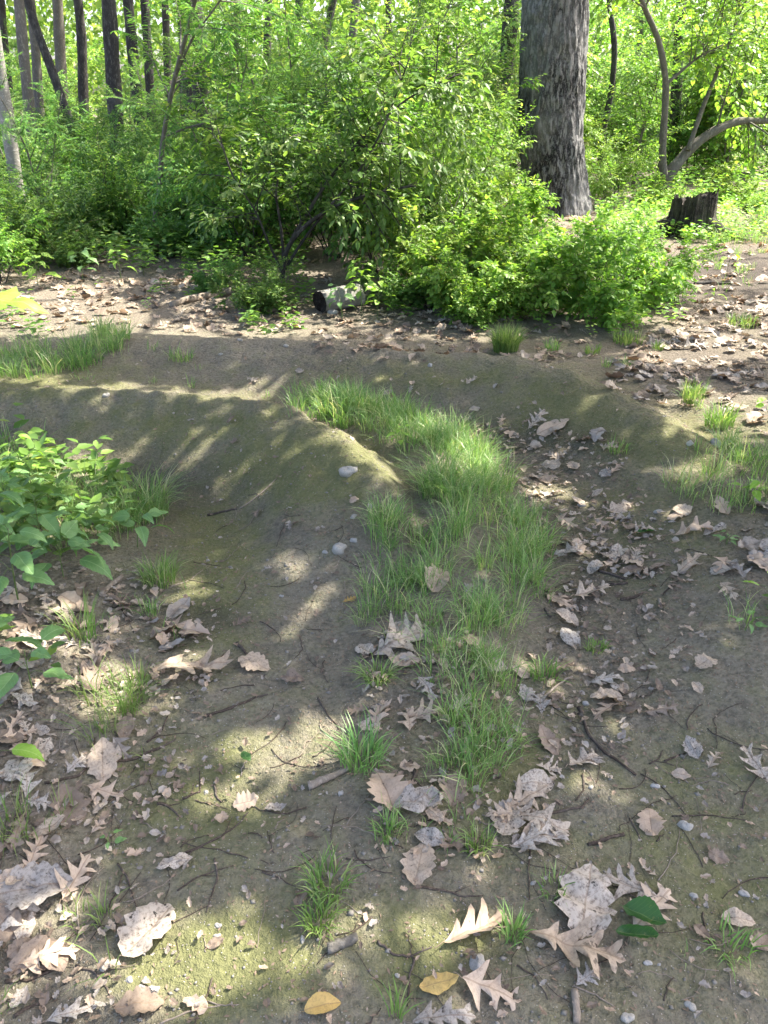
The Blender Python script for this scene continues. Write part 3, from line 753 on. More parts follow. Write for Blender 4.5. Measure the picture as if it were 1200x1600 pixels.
TR = [
 ([(52,240),(45,160),(36,80),(30,0)], 17, 16, 'bark_grey', 'grey curved trunk near the left edge of the wood', True),
 ([(18,235),(8,160),(-5,90),(-18,0)], 12, 20, 'bark_pale', 'mottled pale trunk cut by the left edge of the picture', False),
 ([(100,165),(78,100),(58,50),(42,0)], 21, 13, 'bark_dark', 'dark trunk leaning left between two upright ones', False),
 ([(60,150),(56,80),(48,0)], 24, 14, 'bark_grey', 'slim trunk just behind the grey curved one', True),
 ([(130,150),(128,60),(122,0)], 25, 15, 'bark_dark', 'upright reddish trunk left of the thick dark one', True),
 ([(181,185),(175,90),(170,0)], 19, 23, 'bark_dark', 'thick dark upright trunk standing in the left thicket', True),
 ([(215,160),(207,80),(200,0)], 22, 17, 'bark_dark', 'dark trunk second right of the thick one', False),
 ([(232,100),(226,0)], 26, 14, 'bark_dark', 'trunk half hidden behind the crooked sapling', True),
 ([(98,160),(94,80),(90,0)], 29, 17, 'bark_grey', 'faint grey trunk behind the leaning dark one', True),
 ([(336,330),(330,260),(322,200),(312,100),(300,0)], 12.5, 30, 'bark_dark', 'broad dark trunk low behind the crooked sapling, hidden above by leaves', False),
 ([(296,250),(292,150),(288,0)], 18, 22, 'bark_dark', 'dark trunk left of the broad hidden one', False),
 ([(415,160),(418,60),(420,0)], 24, 12, 'bark_dark', 'slim dark trunk above the middle thicket', True),
 ([(455,175),(463,80),(468,0)], 25, 12, 'bark_dark', 'dark trunk right of the slim one above the thicket', False),
 ([(500,140),(508,60),(522,0)], 22, 12, 'bark_dark', 'dark trunk leaning right above the thicket', True),
 ([(549,95),(552,40),(557,0)], 20, 13, 'bark_grey', 'straight grey trunk at the top middle', True),
 ([(610,75),(606,0)], 30, 10, 'bark_dark', 'thin far trunk right of the straight grey one', True),
 ([(700,110),(690,0)], 32, 14, 'bark_dark', 'far trunk seen through yellow leaves left of the oak', False),
 ([(788,260),(786,190),(792,100),(800,0)], 19, 24, 'bark_dark', 'shaded trunk just left of the oak', True),  # dark bark stands in for the shade behind the leaves
 ([(1052,230),(1058,120),(1064,0)], 19, 16, 'bark_dark', 'ivy-dark upright trunk behind the slanting tree', True),
 ([(940,210),(955,150),(962,70),(950,0)], 20, 9, 'bark_dark', 'thin bent trunk right of the oak', False),
 ([(975,200),(990,150),(1000,60),(1010,0)], 28, 11, 'bark_grey', 'far slim trunk between the oak and the slanting tree', True),
 ([(1150,200),(1140,100),(1128,0)], 30, 12, 'bark_grey', 'far grey trunk right of the slanting tree', False),
 ([(12,120),(6,60),(2,0)], 30, 12, 'bark_dark', 'far dark trunk at the top left corner', True),
 ([(262,120),(258,0)], 33, 12, 'bark_dark', 'far dark trunk behind the top of the crooked sapling', True),
 ([(365,100),(372,0)], 34, 13, 'bark_dark', 'far dark trunk left of the middle thicket top', True),
]
for q, (pix, Y, wp, b, lab, cr) in enumerate(TR): trunk_tree(pix, Y, wp, M[b], lab, None, cr, q)

# understorey behind, one object each
rng = np.random.default_rng(404)
def where(px, Y):
    z = [(70, 'by the left edge of the wood'), (160, 'near the leaning dark trunk'), (330, 'among the trunks right of the thick dark one'), (450, 'above the forked shrub on the left'), (620, 'behind the middle of the thicket'),
         (800, 'left of the oak'), (1000, 'just right of the oak'), (1110, 'around the slanting tree'), (9999, 'at the right edge of the wood')]
    for lim, t in z:
        if px < lim: return t
KN = dict(pin='feathery-leaved sapling', broad='broad-leaved sapling', arch='drooping green bush', archb='bright yellow-green bush', lowm='low small-leaved bush', low='low bright bush')
bush = []
for Y0, Y1, n in ((8.4, 11.5, 30), (11, 15, 30), (15, 20, 40), (20, 28, 54), (28, 46, 80)):
    for q in range(n):
        bush.append(((q+rng.random())/n*1500-150, rng.uniform(Y0, Y1)))
for px, Y in bush:
    if 800 < px < 940 and Y < 15: continue
    if Y < 11.5 and px > 440: continue
    if px > 925 and Y < 17: continue
    if px > 1060 and Y < 18 and rng.random() < .5: continue
    if px < 380:
        kind = rng.choice(['arch', 'lowm', 'archb', 'lowm', 'arch'] if Y < 26 else ['broad', 'pin', 'arch', 'archb'])
        sc = rng.uniform(.8, 1.15)*{'pin': .75, 'broad': .75, 'arch': .62, 'archb': .62, 'lowm': 1.05}[kind]*(.68 if Y < 11.5 else .9 if Y < 16 else 1)
    elif px < 800:
        kind = rng.choice(['arch', 'archb', 'pin', 'archb'] if Y < 18 else ['arch', 'pin', 'broad', 'archb', 'broad'])
        sc = rng.uniform(.8, 1.2)*{'pin': .62, 'broad': .8, 'arch': .8, 'archb': .8}[kind]
    else:
        kind = rng.choice(['broad', 'broad', 'archb', 'pin'])
        sc = rng.uniform(.8, 1.2)*{'pin': .85, 'broad': .8, 'archb': .85}[kind]
    t = where(px, Y); d = '' if Y < 20 else 'far '
    plant(kind, int(rng.integers(0, 2)), xy(px, Y), rng.uniform(0, 6.28), sc, d+KN[kind]+' '+t, d+KN[kind]+' group '+t)

for px, Y, sc, rot, lab in ((70, 11.0, .50, .4, 'feathery sapling in front of the grey curved trunk'),
                      (430, 10.6, .66, .2, 'tall feathery sapling over the forked shrub'), (600, 11.0, .66, 2.4, 'tall feathery sapling over the dark arching shrub'), (715, 12.2, .72, 3.3, 'tall feathery sapling left of the shaded trunk'), (520, 12.0, .70, 4.4, 'tall feathery sapling at the top middle'),
                      (300, 11.6, .60, 4.1, 'feathery sapling covering the broad low trunk'), (20, 13.0, .55, 5.0, 'feathery sapling by the mottled pale trunk'), (360, 10.4, .55, 5.6, 'feathery sapling left of the forked shrub top')):
    plant('pin', int(px) % 2, xy(px, Y), rot, sc, lab)
for px, Y, sc, rot, lab in ((480, 11.4, .56, .7, 'tall broad-leaved sapling above the forked stems'), (655, 11.6, .58, 2.0, 'tall broad-leaved sapling above the middle of the thicket'), (725, 15.0, .60, 3.1, 'tall broad-leaved sapling left behind the oak'), (1130, 17.5, .7, 1.0, 'broad-leaved sapling right behind the slanting tree'), (990, 16.6, .6, 2.0, 'broad-leaved sapling right of the thin bent trunk')):
    plant('broad', int(px/10) % 2, xy(px, Y), rot, sc, lab)
# far wood that reads as one mass
def far_wood():
    rng = np.random.default_rng(808); LS = Leaves(); n = 60000
    Y = rng.uniform(44, 62, n); x = rng.uniform(-46, 46, n)
    top = 9+5*fbm(x*.12, Y*.1, 71)
    z = rng.random(n)**.9*top
    hole = fbm(x*.5+Y*.2, z*.6, 73) > .66
    m = ~hole
    LS.add(np.stack([x, Y, z], 1)[m], rng.normal(0, 1, (m.sum(), 3)), Z+rng.normal(0, .7, (m.sum(), 3)), rng.uniform(.35, .6, m.sum()), rng.uniform(.25, .4, m.sum()))
    o = link('distant_woods', LS.mesh('distant_woods', M['leaf_far'], simple=True), kind='stuff')
    tag(o, 'bright hazy green wood filling the far distance between the trunks', 'woods')
far_wood()

# ------------------------------------------------------------------ stump, log, fallen branch
def stump():
    b = gpx(1076, 366)
    root = thing('tree_stump', 'dark weathered jagged tree stump beside the path under the slanting tree', 'stump', tuple(b))
    na, nz = 120, 26; th = np.linspace(0, 2*np.pi, na, endpoint=False)
    A, S = np.meshgrid(th, np.linspace(0, 1, nz))
    fl = np.abs(fbm(A*7, S*.8+3, 15, 3)-.44)*2.2
    hgt = .47+.03*np.sin(A*1+2.2)+.20*(fbm(A*6.5, 0*A, 19, 3)-.42)
    rad = (.27+.12*np.exp(-S*3.2)*(1+.5*np.cos(A*4+.5))) + .06*np.minimum(fl, .8)-.03
    x = np.cos(A)*rad; y = np.sin(A)*rad; z = S*hgt-.03
    Vb = np.stack([x, y, z], -1).reshape(-1, 3)
    ii, jj = np.meshgrid(np.arange(nz-1), np.arange(na), indexing='ij'); j2 = (jj+1) % na
    Q = np.stack([ii*na+jj, ii*na+j2, (ii+1)*na+j2, (ii+1)*na+jj], -1).reshape(-1, 4)
    link('side_wood', mk_mesh('stump_side', Vb, Q, None, M['stump_wood'], True), root)
    rings = [Vb[-na:]]
    for f in (.9, .7, .45, .2):
        r = Vb[-na:].copy(); r[:, :2] *= f; r[:, 2] += -.05*(1-f)-.07*(vn(r[:, 0]*18, r[:, 1]*18, 4)); rings.append(r)
    Vt = np.concatenate(rings+[np.array([[0, 0, .36]])]); Vt[:, 2] += .002
    ii, jj = np.meshgrid(np.arange(4), np.arange(na), indexing='ij'); j2 = (jj+1) % na
    Q = np.stack([ii*na+jj, ii*na+j2, (ii+1)*na+j2, (ii+1)*na+jj], -1).reshape(-1, 4)
    jj = np.arange(na)
    link('hollow_top', mk_mesh('stump_top', Vt, Q, np.stack([4*na+jj, 4*na+(jj+1) % na, np.full(na, 5*na)], 1), M['rot_shade_wood'], True), root)
    for a, L in ((3.4, .5), (5.6, .4), (2.4, .35)):
        T = Tubes(); d = np.array([math.cos(a), math.sin(a), 0])
        T.add(resample([d*.22+[0, 0, .14], d*(.3+L*.3)+[0, 0, .06], d*(.3+L)+[0, 0, -.02]], 8), np.linspace(.10, .03, 8), 9)
        link('root', T.mesh('stump_root', M['stump_wood']), root)
stump()
def cut_log():
    b = gpx(512, 486)
    root = thing('cut_log', 'short cut log with pale bark and a dark shaded end, under the forked shrub', 'log', tuple(b))
    ax = nrm(np.array([.80, .55, .04])); n = 20; na = 40
    side = nrm(np.cross(ax, Z)); up = np.cross(side, ax)
    th = np.linspace(0, 2*np.pi, na, endpoint=False)
    S, A = np.meshgrid(np.linspace(-.07, .30, n), th, indexing='ij')
    rad = .095+.016*(fbm(A*3, S*6, 31)-.4)*2+.010*np.cos(A*2)
    V_ = ax*S[..., None]+side*(np.cos(A)*rad)[..., None]+up*(np.sin(A)*rad)[..., None]+np.array([0, 0, .085])
    V_ = V_.reshape(-1, 3)
    ii, jj = np.meshgrid(np.arange(n-1), np.arange(na), indexing='ij'); j2 = (jj+1) % na
    Q = np.stack([ii*na+jj, ii*na+j2, (ii+1)*na+j2, (ii+1)*na+jj], -1).reshape(-1, 4)
    link('bark', mk_mesh('log_bark', V_, Q, None, M['bark_pale'], True), root)
    for e, sgn in ((V_[:na], 1), (V_[-na:], -1)):
        c = e.mean(0); jr = np.random.default_rng(12); inner = c+(e-c)*.8+ax*(jr.normal(0, .008, (na, 1))); dish = c+(e-c)*.4+ax*(jr.normal(.006*sgn, .008, (na, 1)))
        W_ = np.concatenate([e-ax*.003*sgn, inner, dish, [c+ax*.012*sgn]]); jj = np.arange(na); j2 = (jj+1) % na
        Q = np.concatenate([np.stack([k_*na+jj, k_*na+j2, (k_+1)*na+j2, (k_+1)*na+jj], 1) for k_ in range(2)])
        link('cut_end', mk_mesh('log_end', W_, Q, np.stack([2*na+jj, 2*na+j2, np.full(na, 3*na)], 1), M['rot_shade_wood'], True), root)  # dark colour puts the shade of the log's end into the wood
cut_log()
def lying(name, label, cat, pix, r0, r1, m, forks=(), group=None, lift=None, sides=7, seed=0):
    rng = np.random.default_rng(seed+7)
    P = np.array([gpx(a, b) for a, b in pix]); n = max(6, 3*len(P))
    t = np.linspace(0, 1, len(P)); s = np.linspace(0, 1, n)
    pts = np.stack([np.interp(s, t, P[:, c]) for c in range(3)], 1)
    pts[:, :2] += rng.normal(0, r0*(.35 if r0 < .006 else .12), (n, 2))
    rr = np.linspace(r0, r1, n)
    pts[:, 2] = H(pts[:, 0], pts[:, 1])+rr*.75+(0 if lift is None else lift)
    b = pts[0].copy(); T = Tubes(); T.add(pts-b, rr*(1+(.12 if r0 < .006 else .04)*rng.normal(0, 1, n)), sides)
    for f, ang, L in forks:
        k_ = int(f*(n-1)); tg = nrm(pts[min(k_+1, n-1)]-pts[max(k_-1, 0)]); ca, sa = math.cos(ang), math.sin(ang)
        d = np.array([tg[0]*ca-tg[1]*sa, tg[0]*sa+tg[1]*ca, .12])
        q = np.array([pts[k_]+d*L*u for u in (0, .3, .65, 1)]); q[1:, 2] = np.maximum(H(q[1:, 0], q[1:, 1])+r1, q[1:, 2]*.5+.5*H(q[1:, 0], q[1:, 1]))
        T.add(q-b, np.linspace(rr[k_]*.6, r1*.5, 4), 5)
    o = link(name, T.mesh(name, m)); o.location = b
    return tag(o, label, cat, group)
lying('fallen_branch', 'long pale fallen branch lying on the leaf litter left of the cut log', 'branch', [(268,480),(300,472),(340,464),(385,456),(440,448)], .028, .04, M['twig_pale'], [(.5, .7, .25)])
lying('fallen_branch', 'thin dark fallen branch across the path below the stump', 'branch', [(1085,446),(1110,443),(1145,444)], .02, .012, M['bark_dark'])
lying('fallen_branch', 'pale weathered stick lying among leaves beside the left plants', 'branch', [(158,932),(175,915),(192,902)], .011, .008, M['twig_pale'])
lying('driftwood_piece', 'pale grey wood splinter on the trail beside the central grass', 'wood', [(482,1232),(505,1222),(530,1210),(548,1202)], .012, .006, M['twig_pale'])
lying('wood_chunk', 'stubby brown wood chunk half sunk in the soil at the bottom', 'wood', [(512,1487),(535,1478),(560,1466)], .013, .009, M['bark_grey'])
lying('wood_chunk', 'short barkless stick end at the bottom right of the yellow leaf', 'wood', [(897,1550),(900,1575),(901,1600)], .008, .007, M['twig_pale'])

# ------------------------------------------------------------------ fallen leaves
def leaf_outline(kind, rng):
    """list of (rib t, outline (t, w)) for one half"""
    o = []
    if kind == 'oak':
        o.append((0.0, (0.0, .012)))
        o.append((.05, (.06, .035)))
        nl = rng.integers(3, 5); rib = np.linspace(.10, .74, nl)
        for q, r_ in enumerate(rib):
            tw = [.17, .33, .31, .19][q if nl == 4 else min(q+1, 3)]*rng.uniform(.8, 1.15)
            tt = r_+.10+tw*.42*rng.uniform(.7, 1.3)
            o.append((r_-.012, (r_+.01+.40*(tt-r_), tw*.52)))
            o.append((r_+.005, (r_-.02+.85*(tt-r_), tw*.86)))
            o.append((r_+.02, (tt, tw)))
            o.append((r_+.045, (r_+.06+.70*(tt-r_), tw*.62)))
            nr = rib[q+1] if q < nl-1 else .93
            o.append((.5*(r_+nr)+.02, (.5*(r_+nr)+.06, rng.uniform(.04, .075))))
        o.append((.93, (.94, .05))); o.append((1.0, (1.0, 0.0)))
    elif kind == 'broad':
        n = 16
        for q in range(n+1):
            t = q/n; w_ = .36*math.sin(math.pi*min(1, t**.8))**.8*(1+.16*math.sin(q*2.1+rng.uniform(0, 1))) if 0 < t < 1 else 0
            o.append((t, (t+.03*math.sin(math.pi*t), w_*rng.uniform(.85, 1.05))))
    elif kind == 'oval':
        n = 18
        for q in range(n+1):
            t = q/n; w_ = .27*math.sin(math.pi*t**.9)**.75*(1+.05*(q % 2)) if 0 < t < 1 else 0
            o.append((t, (t, w_)))
    elif kind == 'ovate':            # living plant leaf, toothed, pointed
        n = 16
        for q in range(n+1):
            t = q/n; w_ = .25*(math.sin(math.pi*t**.62)**.9)*(1+.10*(q % 2)) if 0 < t < 1 else 0
            o.append((t, (t+.02*(q % 2), w_)))
    elif kind == 'maple':
        o = [(0, (0, .01)), (.02, (-.08, .12)), (.03, (-.10, .30)), (.04, (-.02, .24)), (.05, (.10, .20)), (.07, (.20, .36)), (.09, (.34, .56)), (.12, (.40, .44)), (.16, (.46, .40)), (.2, (.40, .26)), (.3, (.40, .16)),
             (.4, (.52, .20)), (.5, (.66, .26)), (.6, (.70, .17)), (.75, (.80, .15)), (.85, (.86, .07)), (1, (1.0, 0))]
    elif kind == 'scrap':
        n = 9
        for q in range(n+1):
            t = q/n; w_ = .30*math.sin(math.pi*t)**.6*rng.uniform(.5, 1.2) if 0 < t < 1 else 0
            o.append((t, (t+rng.uniform(-.03, .03), w_)))
    return o
def leaf_mesh(name, kind, m, seed, fr=(0, .35, .7, 1), cup=.18, curl=.25, wave=.05, bend=.1, stem=.18, roll=0.0):
    """unit-length leaf lying near z=0; u along x"""
    rng = np.random.default_rng(seed)
    Vv, UVv, Q = [], [], []
    for side in (1, -1):
        o = leaf_outline(kind, rng); base = len(Vv)*0
        rows = []
        for r_, (t, w_) in o:
            row = []
            for f in fr:
                x = r_+(t-r_)*f; y = side*w_*f
                row.append((x, y))
            rows.append(row)
        n0 = sum(len(v) for v in Vv)
        Vv.append(np.array(rows).reshape(-1, 2)); nf = len(fr)
        for a in range(len(rows)-1):
            for b in range(nf-1):
                q = [n0+a*nf+b, n0+(a+1)*nf+b, n0+(a+1)*nf+b+1, n0+a*nf+b+1]
                Q.append(q if side < 0 else q[::-1])
    xy_ = np.concatenate(Vv); x, y = xy_[:, 0], xy_[:, 1]
    ph = rng.uniform(0, 10, 3)
    z = cup*np.abs(y)**1.4*rng.uniform(.6, 1.4) + curl*np.maximum(0, x-.55)**2*rng.choice([-1, 1.2]) - bend*(x-.5)**2 + wave*(vn(x*5+ph[0], y*6+ph[1], seed)-.5)*2 + wave*.5*(vn(x*13+ph[0], y*13+ph[1], seed+1)-.5)*2*np.minimum(1, np.abs(y)*9)
    z = z + rng.normal(0, .35)*y*np.abs(y)*2
    yy = y.copy()
    if roll:
        ang = y*roll; rr = 1/roll; yy = np.sin(ang)*rr; z = z+(1-np.cos(ang))*rr
    V_ = np.stack([x-.45, yy, z], 1); uv = np.stack([x, y], 1)
    n0 = len(V_)
    Q = [q for q in Q]
    if stem:
        # petiole as a thin three-sided strip
        s = np.linspace(0, 1, 5); cx = -.45-s*stem; cyy = .03*np.sin(s*2.5+ph[2]); cz = z[0]+.02*np.sin(s*3)
        ring = [np.stack([cx, cyy+dy, cz+dz], 1) for dy, dz in ((-.006, 0), (.006, 0), (0, .011))]
        V_ = np.concatenate([V_]+ring); uv = np.concatenate([uv, np.zeros((15, 2))])
        for a in range(4):
            for b in range(3):
                c_ = (b+1) % 3; Q.append([n0+b*5+a, n0+b*5+a+1, n0+c_*5+a+1, n0+c_*5+a])
    V_[:, 2] -= np.percentile(V_[:, 2], 12)
    # drop zero-area sides: merge handled by validate
    return mk_mesh(name, V_, np.array(Q), None, m, True, uv)
LM = {}
def leaf_variants(kind, colour, n, **kw):
    key = (kind, colour)
    if key not in LM:
        LM[key] = [leaf_mesh('dry_leaf', kind, M['dry_'+colour] if colour not in M else M[colour], 100+hash_(kind+colour)+q, **kw) for q in range(n)]
    return LM[key]
def hash_(s): return sum(ord(c)*(k_+3) for k_, c in enumerate(s)) % 9000
def lay_leaf(me, px, py, size, yaw, tilt=.12, lift=.004, rng=None, world=None, name='fallen_leaf'):
    rng = rng or random
    b = gpx(px, py) if world is None else np.asarray(world)
    n = gnormal(b[0], b[1], max(.04, size*.35)); n = nrm(n+np.array([rng.uniform(-tilt, tilt), rng.uniform(-tilt, tilt), 0]))
    x = np.array([math.cos(yaw), math.sin(yaw), 0]); x = nrm(x-n*(x@n)); y = np.cross(n, x)
    o = link(name, me); Mx = Matrix(((x[0]*size, y[0]*size, n[0]*size, b[0]+n[0]*lift), (x[1]*size, y[1]*size, n[1]*size, b[1]+n[1]*lift), (x[2]*size, y[2]*size, n[2]*size, b[2]+n[2]*lift+size*.02), (0, 0, 0, 1)))
    o.matrix_world = Mx
    return o
random.seed(5)
# px, py, length in photo pixels, yaw degrees, outline, colour, label, extra
HERO = [
 (742,1458,112,25,'oak','tan','tan deep-lobed oak leaf above the grey stone near the bottom'),
 (912,1418,118,70,'broad','pale','large mottled pale leaf on top of the leaf group at lower right'),
 (895,1482,132,-20,'oak','pink','long-lobed pinkish oak leaf at the bottom of the lower right leaf group'),
 (985,1392,82,150,'oak','pale','whitish oak leaf behind the green leaves at lower right'),
 (1015,1428,95,40,'oak','tan','tan curled oak leaf lying under the two green leaves'),
 (1000,1443,62,-35,'oval','green_fallen','dull green folded leaf lying on the tan oak leaf'),
 (988,1470,58,-10,'oval','green_fallen','dark green rolled leaf below the folded green one'),
 (655,1355,72,75,'broad','pink','mottled leaf standing alone below the central grass'),
 (684,1541,60,10,'oval','yellow','flat yellow-brown oval leaf near the bottom'),
 (762,1552,88,-15,'oak','tan','narrow forked tan leaf right of the yellow oval leaf'),
 (502,1577,54,15,'oval','yellow','curled yellow leaf casting a dark shadow at the bottom edge'),
 (690,1596,92,0,'oak','grey','grey leaf cut by the bottom edge'),
 (232,1462,100,60,'broad','pale','crumpled pale speckled leaf left of the bottom sun patch'),
 (271,1352,50,20,'scrap','pale','small crumpled whitish leaf beside a thin twig on the trail'),
 (118,1376,76,80,'oak','tan','tan lobed leaf with a hole in the left litter'),
 (50,1392,105,15,'broad','grey','broad grey leaf at the lower left edge'),
 (30,1425,95,60,'oak','grey','long grey torn leaf under the broad one at lower left'),
 (162,1240,56,-10,'oak','tan','small orange-tan forked leaf at the left trail edge'),
 (155,1292,38,70,'oak','tan','little orange leaf beside a green seedling'),
 (75,1500,80,20,'oak','tan','golden leaf under dark twigs at lower left'),
 (40,1455,50,100,'oval','pale','pale oval leaf at the left edge above the golden leaf'),
 (300,1050,112,5,'oak','pink','pinkish long-lobed oak leaf across the left trail edge'),
 (395,1042,52,-15,'broad','pink','small rosy leaf in sun on the left trail'),
 (284,984,58,-10,'oak','tan','brown notched leaf beside the dark damp patch'),
 (622,1014,100,25,'oak','pale','large pale torn oak leaf at the left edge of the central grass'),
 (592,1120,62,80,'oak','tan','tan star-like oak leaf below the large torn one'),
 (660,1121,60,5,'oak','pink','lobed leaf right of the star-like one under the grass'),
 (684,912,58,70,'broad','pink','leaf folded upright between grass tufts in the central strip'),
 (605,1246,78,110,'broad','tan','broad tan leaf with yellow edge at the foot of the central grass'),
 (645,1262,70,15,'scrap','grey','grey curled scrap lying against the broad tan leaf'),
 (683,1280,48,-30,'oak','tan','small tan leaf right of the grey scrap'),
 (910,1195,66,35,'oak','pale','whitish oak leaf right of the central grass foot'),
 (1181,1200,62,100,'oak','pale','pale oak leaf at the right edge of the right trail'),
 (1016,1290,52,80,'broad','tan','torn tan leaf left of the flat grey pebble'),
 (1063,1214,28,-30,'oval','tan','small curled tan leaf on the right trail'),
 (815,1255,80,30,'oak','pink','pinkish leaf at the top of the pale leaf heap'),
 (838,1290,95,-20,'oak','pale','whitish torn leaf in the middle of the pale leaf heap'),
 (840,1318,92,15,'oak','grey','greyish leaf at the bottom of the pale leaf heap'),
 (790,1290,60,70,'broad','pale','pale leaf on the grass side of the leaf heap'),
 (1075,888,54,30,'oak','pink','bright pinkish oak leaf on the right trail by the bank'),
 (1000,836,46,15,'oak','pale','pale leaf with a green scrap on it in the right trail'),
 (1008,840,28,0,'oval','green_fallen','small fresh green leaf on the pale leaf in the right trail'),
 (995,871,36,60,'oak','pale','small pale star-shaped leaf in the middle of the right trail'),
 (1082,834,56,-5,'oak','tan','long tan leaf at the foot of the right bank'),
 (1055,812,34,30,'oval','tan','rounded tan leaf at the foot of the right bank'),
 (1067,800,34,110,'broad','pink','upright leaf behind the rounded tan one'),
 (1130,892,46,20,'broad','grey','grey leaf right of the bright pinkish one'),
 (1027,888,30,30,'oval','brown','narrow brown leaf left of the bright pinkish one'),
 (922,928,58,20,'oak','pink','spread oak leaf at the left side of the right trail'),
 (870,942,56,-50,'oak','tan','angled tan leaf beside the grass edge'),
 (885,870,50,20,'oak','grey','grey leaf in the litter beside the grass'),
 (978,1050,26,0,'broad','tan','round tan leaf scrap on the right trail'),
 (945,1068,52,0,'oak','grey','grey lobed leaf left of the round scrap'),
 (975,1080,26,80,'oval','pink','small leaf standing on edge below the round scrap'),
 (1103,1041,38,20,'broad','pink','rosy leaf on the right side of the right trail'),
 (1090,1078,26,100,'oval','pink','small curled leaf below the rosy one'),
 (1030,1115,50,0,'oak','brown','brown folded leaf among seedlings on the right trail'),
 (545,940,22,30,'oak','yellow','tiny yellow leaf with a stalk on the left trail'),
 (386,1192,24,-50,'oval','green_fallen','small bright green leaf standing in the sunny trail patch'),
 (430,1266,32,10,'scrap','grey','grey scrap of leaf on the shaded trail'),
 (1150,1440,48,-10,'oval','pink','flat rosy leaf at the right above the sparse tuft'),
 (1192,1478,40,40,'broad','brown','brown leaf at the right edge near the bottom'),
 (838,660,42,40,'oak','pale','pale forked leaf on the far trail bend'),
 (862,672,52,20,'oval','tan','flat tan leaf beside the forked one on the far trail bend'),
 (455,1065,34,0,'scrap','brown','dark curled bark-like scrap in the left trail'),
 (305,1572,40,-20,'scrap','tan','orange-tan scrap beside a thin twig at the bottom left'),
 (110,1590,70,20,'oak','grey','grey leaf at the bottom left edge'),
 (215,1575,70,10,'broad','brown','dark brown rotting leaf at the bottom left'),
 (1135,590,60,10,'oak','pale','pale leaf in the far litter right of the trail bend'),
 (1085,545,40,10,'oak','grey','shiny grey leaf in the far litter'),
]
for q, (px, py, L, yaw, kind, colour, lab) in enumerate(HERO):
    b = gpx(px, py); depth = (b-CAM) @ FWD; size = L*depth/F/.92
    roll = {6: 7.5, 5: 3.0, 10: 3.0, 27: 3.0}.get(q, 0)
    m_ = M['dry_'+colour] if 'dry_'+colour in M else M[colour]
    me = leaf_mesh('fallen_leaf', kind, m_, 500+q*7, cup=random.uniform(.05, .6), curl=random.uniform(.1, .7), wave=random.uniform(.05, .11) if kind != 'scrap' else .16, bend=random.uniform(-.1, .3), roll=roll, stem=.16 if kind == 'oak' else .08)
    o = lay_leaf(me, px, py, size, R(yaw), .08, .006 if colour != 'green_fallen' else .022)
    tag(o, lab, 'leaf')

LMK = [(790,540,'the round grass tuft'), (1071,1292,'the flat grey pebble'), (747,1507,'the blunt bottom stone'), (162,1508,'the cream stone'), (543,739,'the crest stone'), (530,859,'the rounded berm stone'), (515,470,'the cut log'),
       (1000,1450,'the green leaf pair'), (684,1541,'the yellow oval leaf'), (232,1462,'the crumpled speckled leaf'), (655,1355,'the lone mottled leaf'), (838,1295,'the pale leaf heap'), (515,1217,'the wood splinter'),
       (565,1185,'the dark rounded tuft'), (515,1390,'the sparse shaded tuft'), (622,1014,'the large torn leaf'), (1075,888,'the bright pinkish leaf'), (925,1015,'the tiny bright tuft'), (300,1050,'the pinkish long leaf'), (50,1070,'the big-leaved seedling'),
       (160,1240,'the forked orange leaf'), (75,1500,'the golden leaf'), (50,1395,'the broad grey leaf'), (1122,665,'the dense bank tuft'), (1160,508,'the blue-green tuft'), (980,536,'the wide tuft'), (840,665,'the far bend leaves'), (250,910,'the fan-shaped tuft'),
       (165,100,'the thick dark trunk'), (330,470,'the fallen pale branch'), (908,790,'the brown round pebble'), (1181,1200,'the right-edge oak leaf'), (950,1160,'the long curving twig'), (720,900,'the middle of the grass strip'), (325,1290,'the long slanting twig'), (1140,1480,'the sparse low tuft'), (160,1110,'the grass patch by the left litter'), (1120,760,'the bank grass'), (985,930,'the stout trail sticks')]
SEEN_LAB = {}
def near_phrase(p):
    px, py, _ = proj(np.asarray(p)); d = [(math.hypot(px-a, (py-b)*1.2), a, b, t) for a, b, t in LMK]; _, a, b, t = min(d)
    dx, dy = px-a, py-b
    side = ('right of' if dx > 0 else 'left of') if abs(dx) > abs(dy)*1.2 else ('below' if dy > 0 else 'above')
    if math.hypot(dx, dy) < 14: side = 'touching'
    return (('just ' if math.hypot(dx, dy) < 55 and side != 'touching' else '')+side+' '+t)
def own_label(head, p, grp):
    lab = head+' '+near_phrase(p)
    if SEEN_LAB.setdefault(lab, grp) != grp: lab = head+' '+near_phrase(p)+' in another patch'; lab = lab if SEEN_LAB.setdefault(lab, grp) == grp else head+' among '+grp
    return lab
CW = dict(tan='tan', pale='whitish', grey='grey', brown='brown', pink='rosy', yellow='yellow'); KW = dict(oak='lobed leaf', broad='broad leaf', oval='oval leaf', scrap='torn leaf')
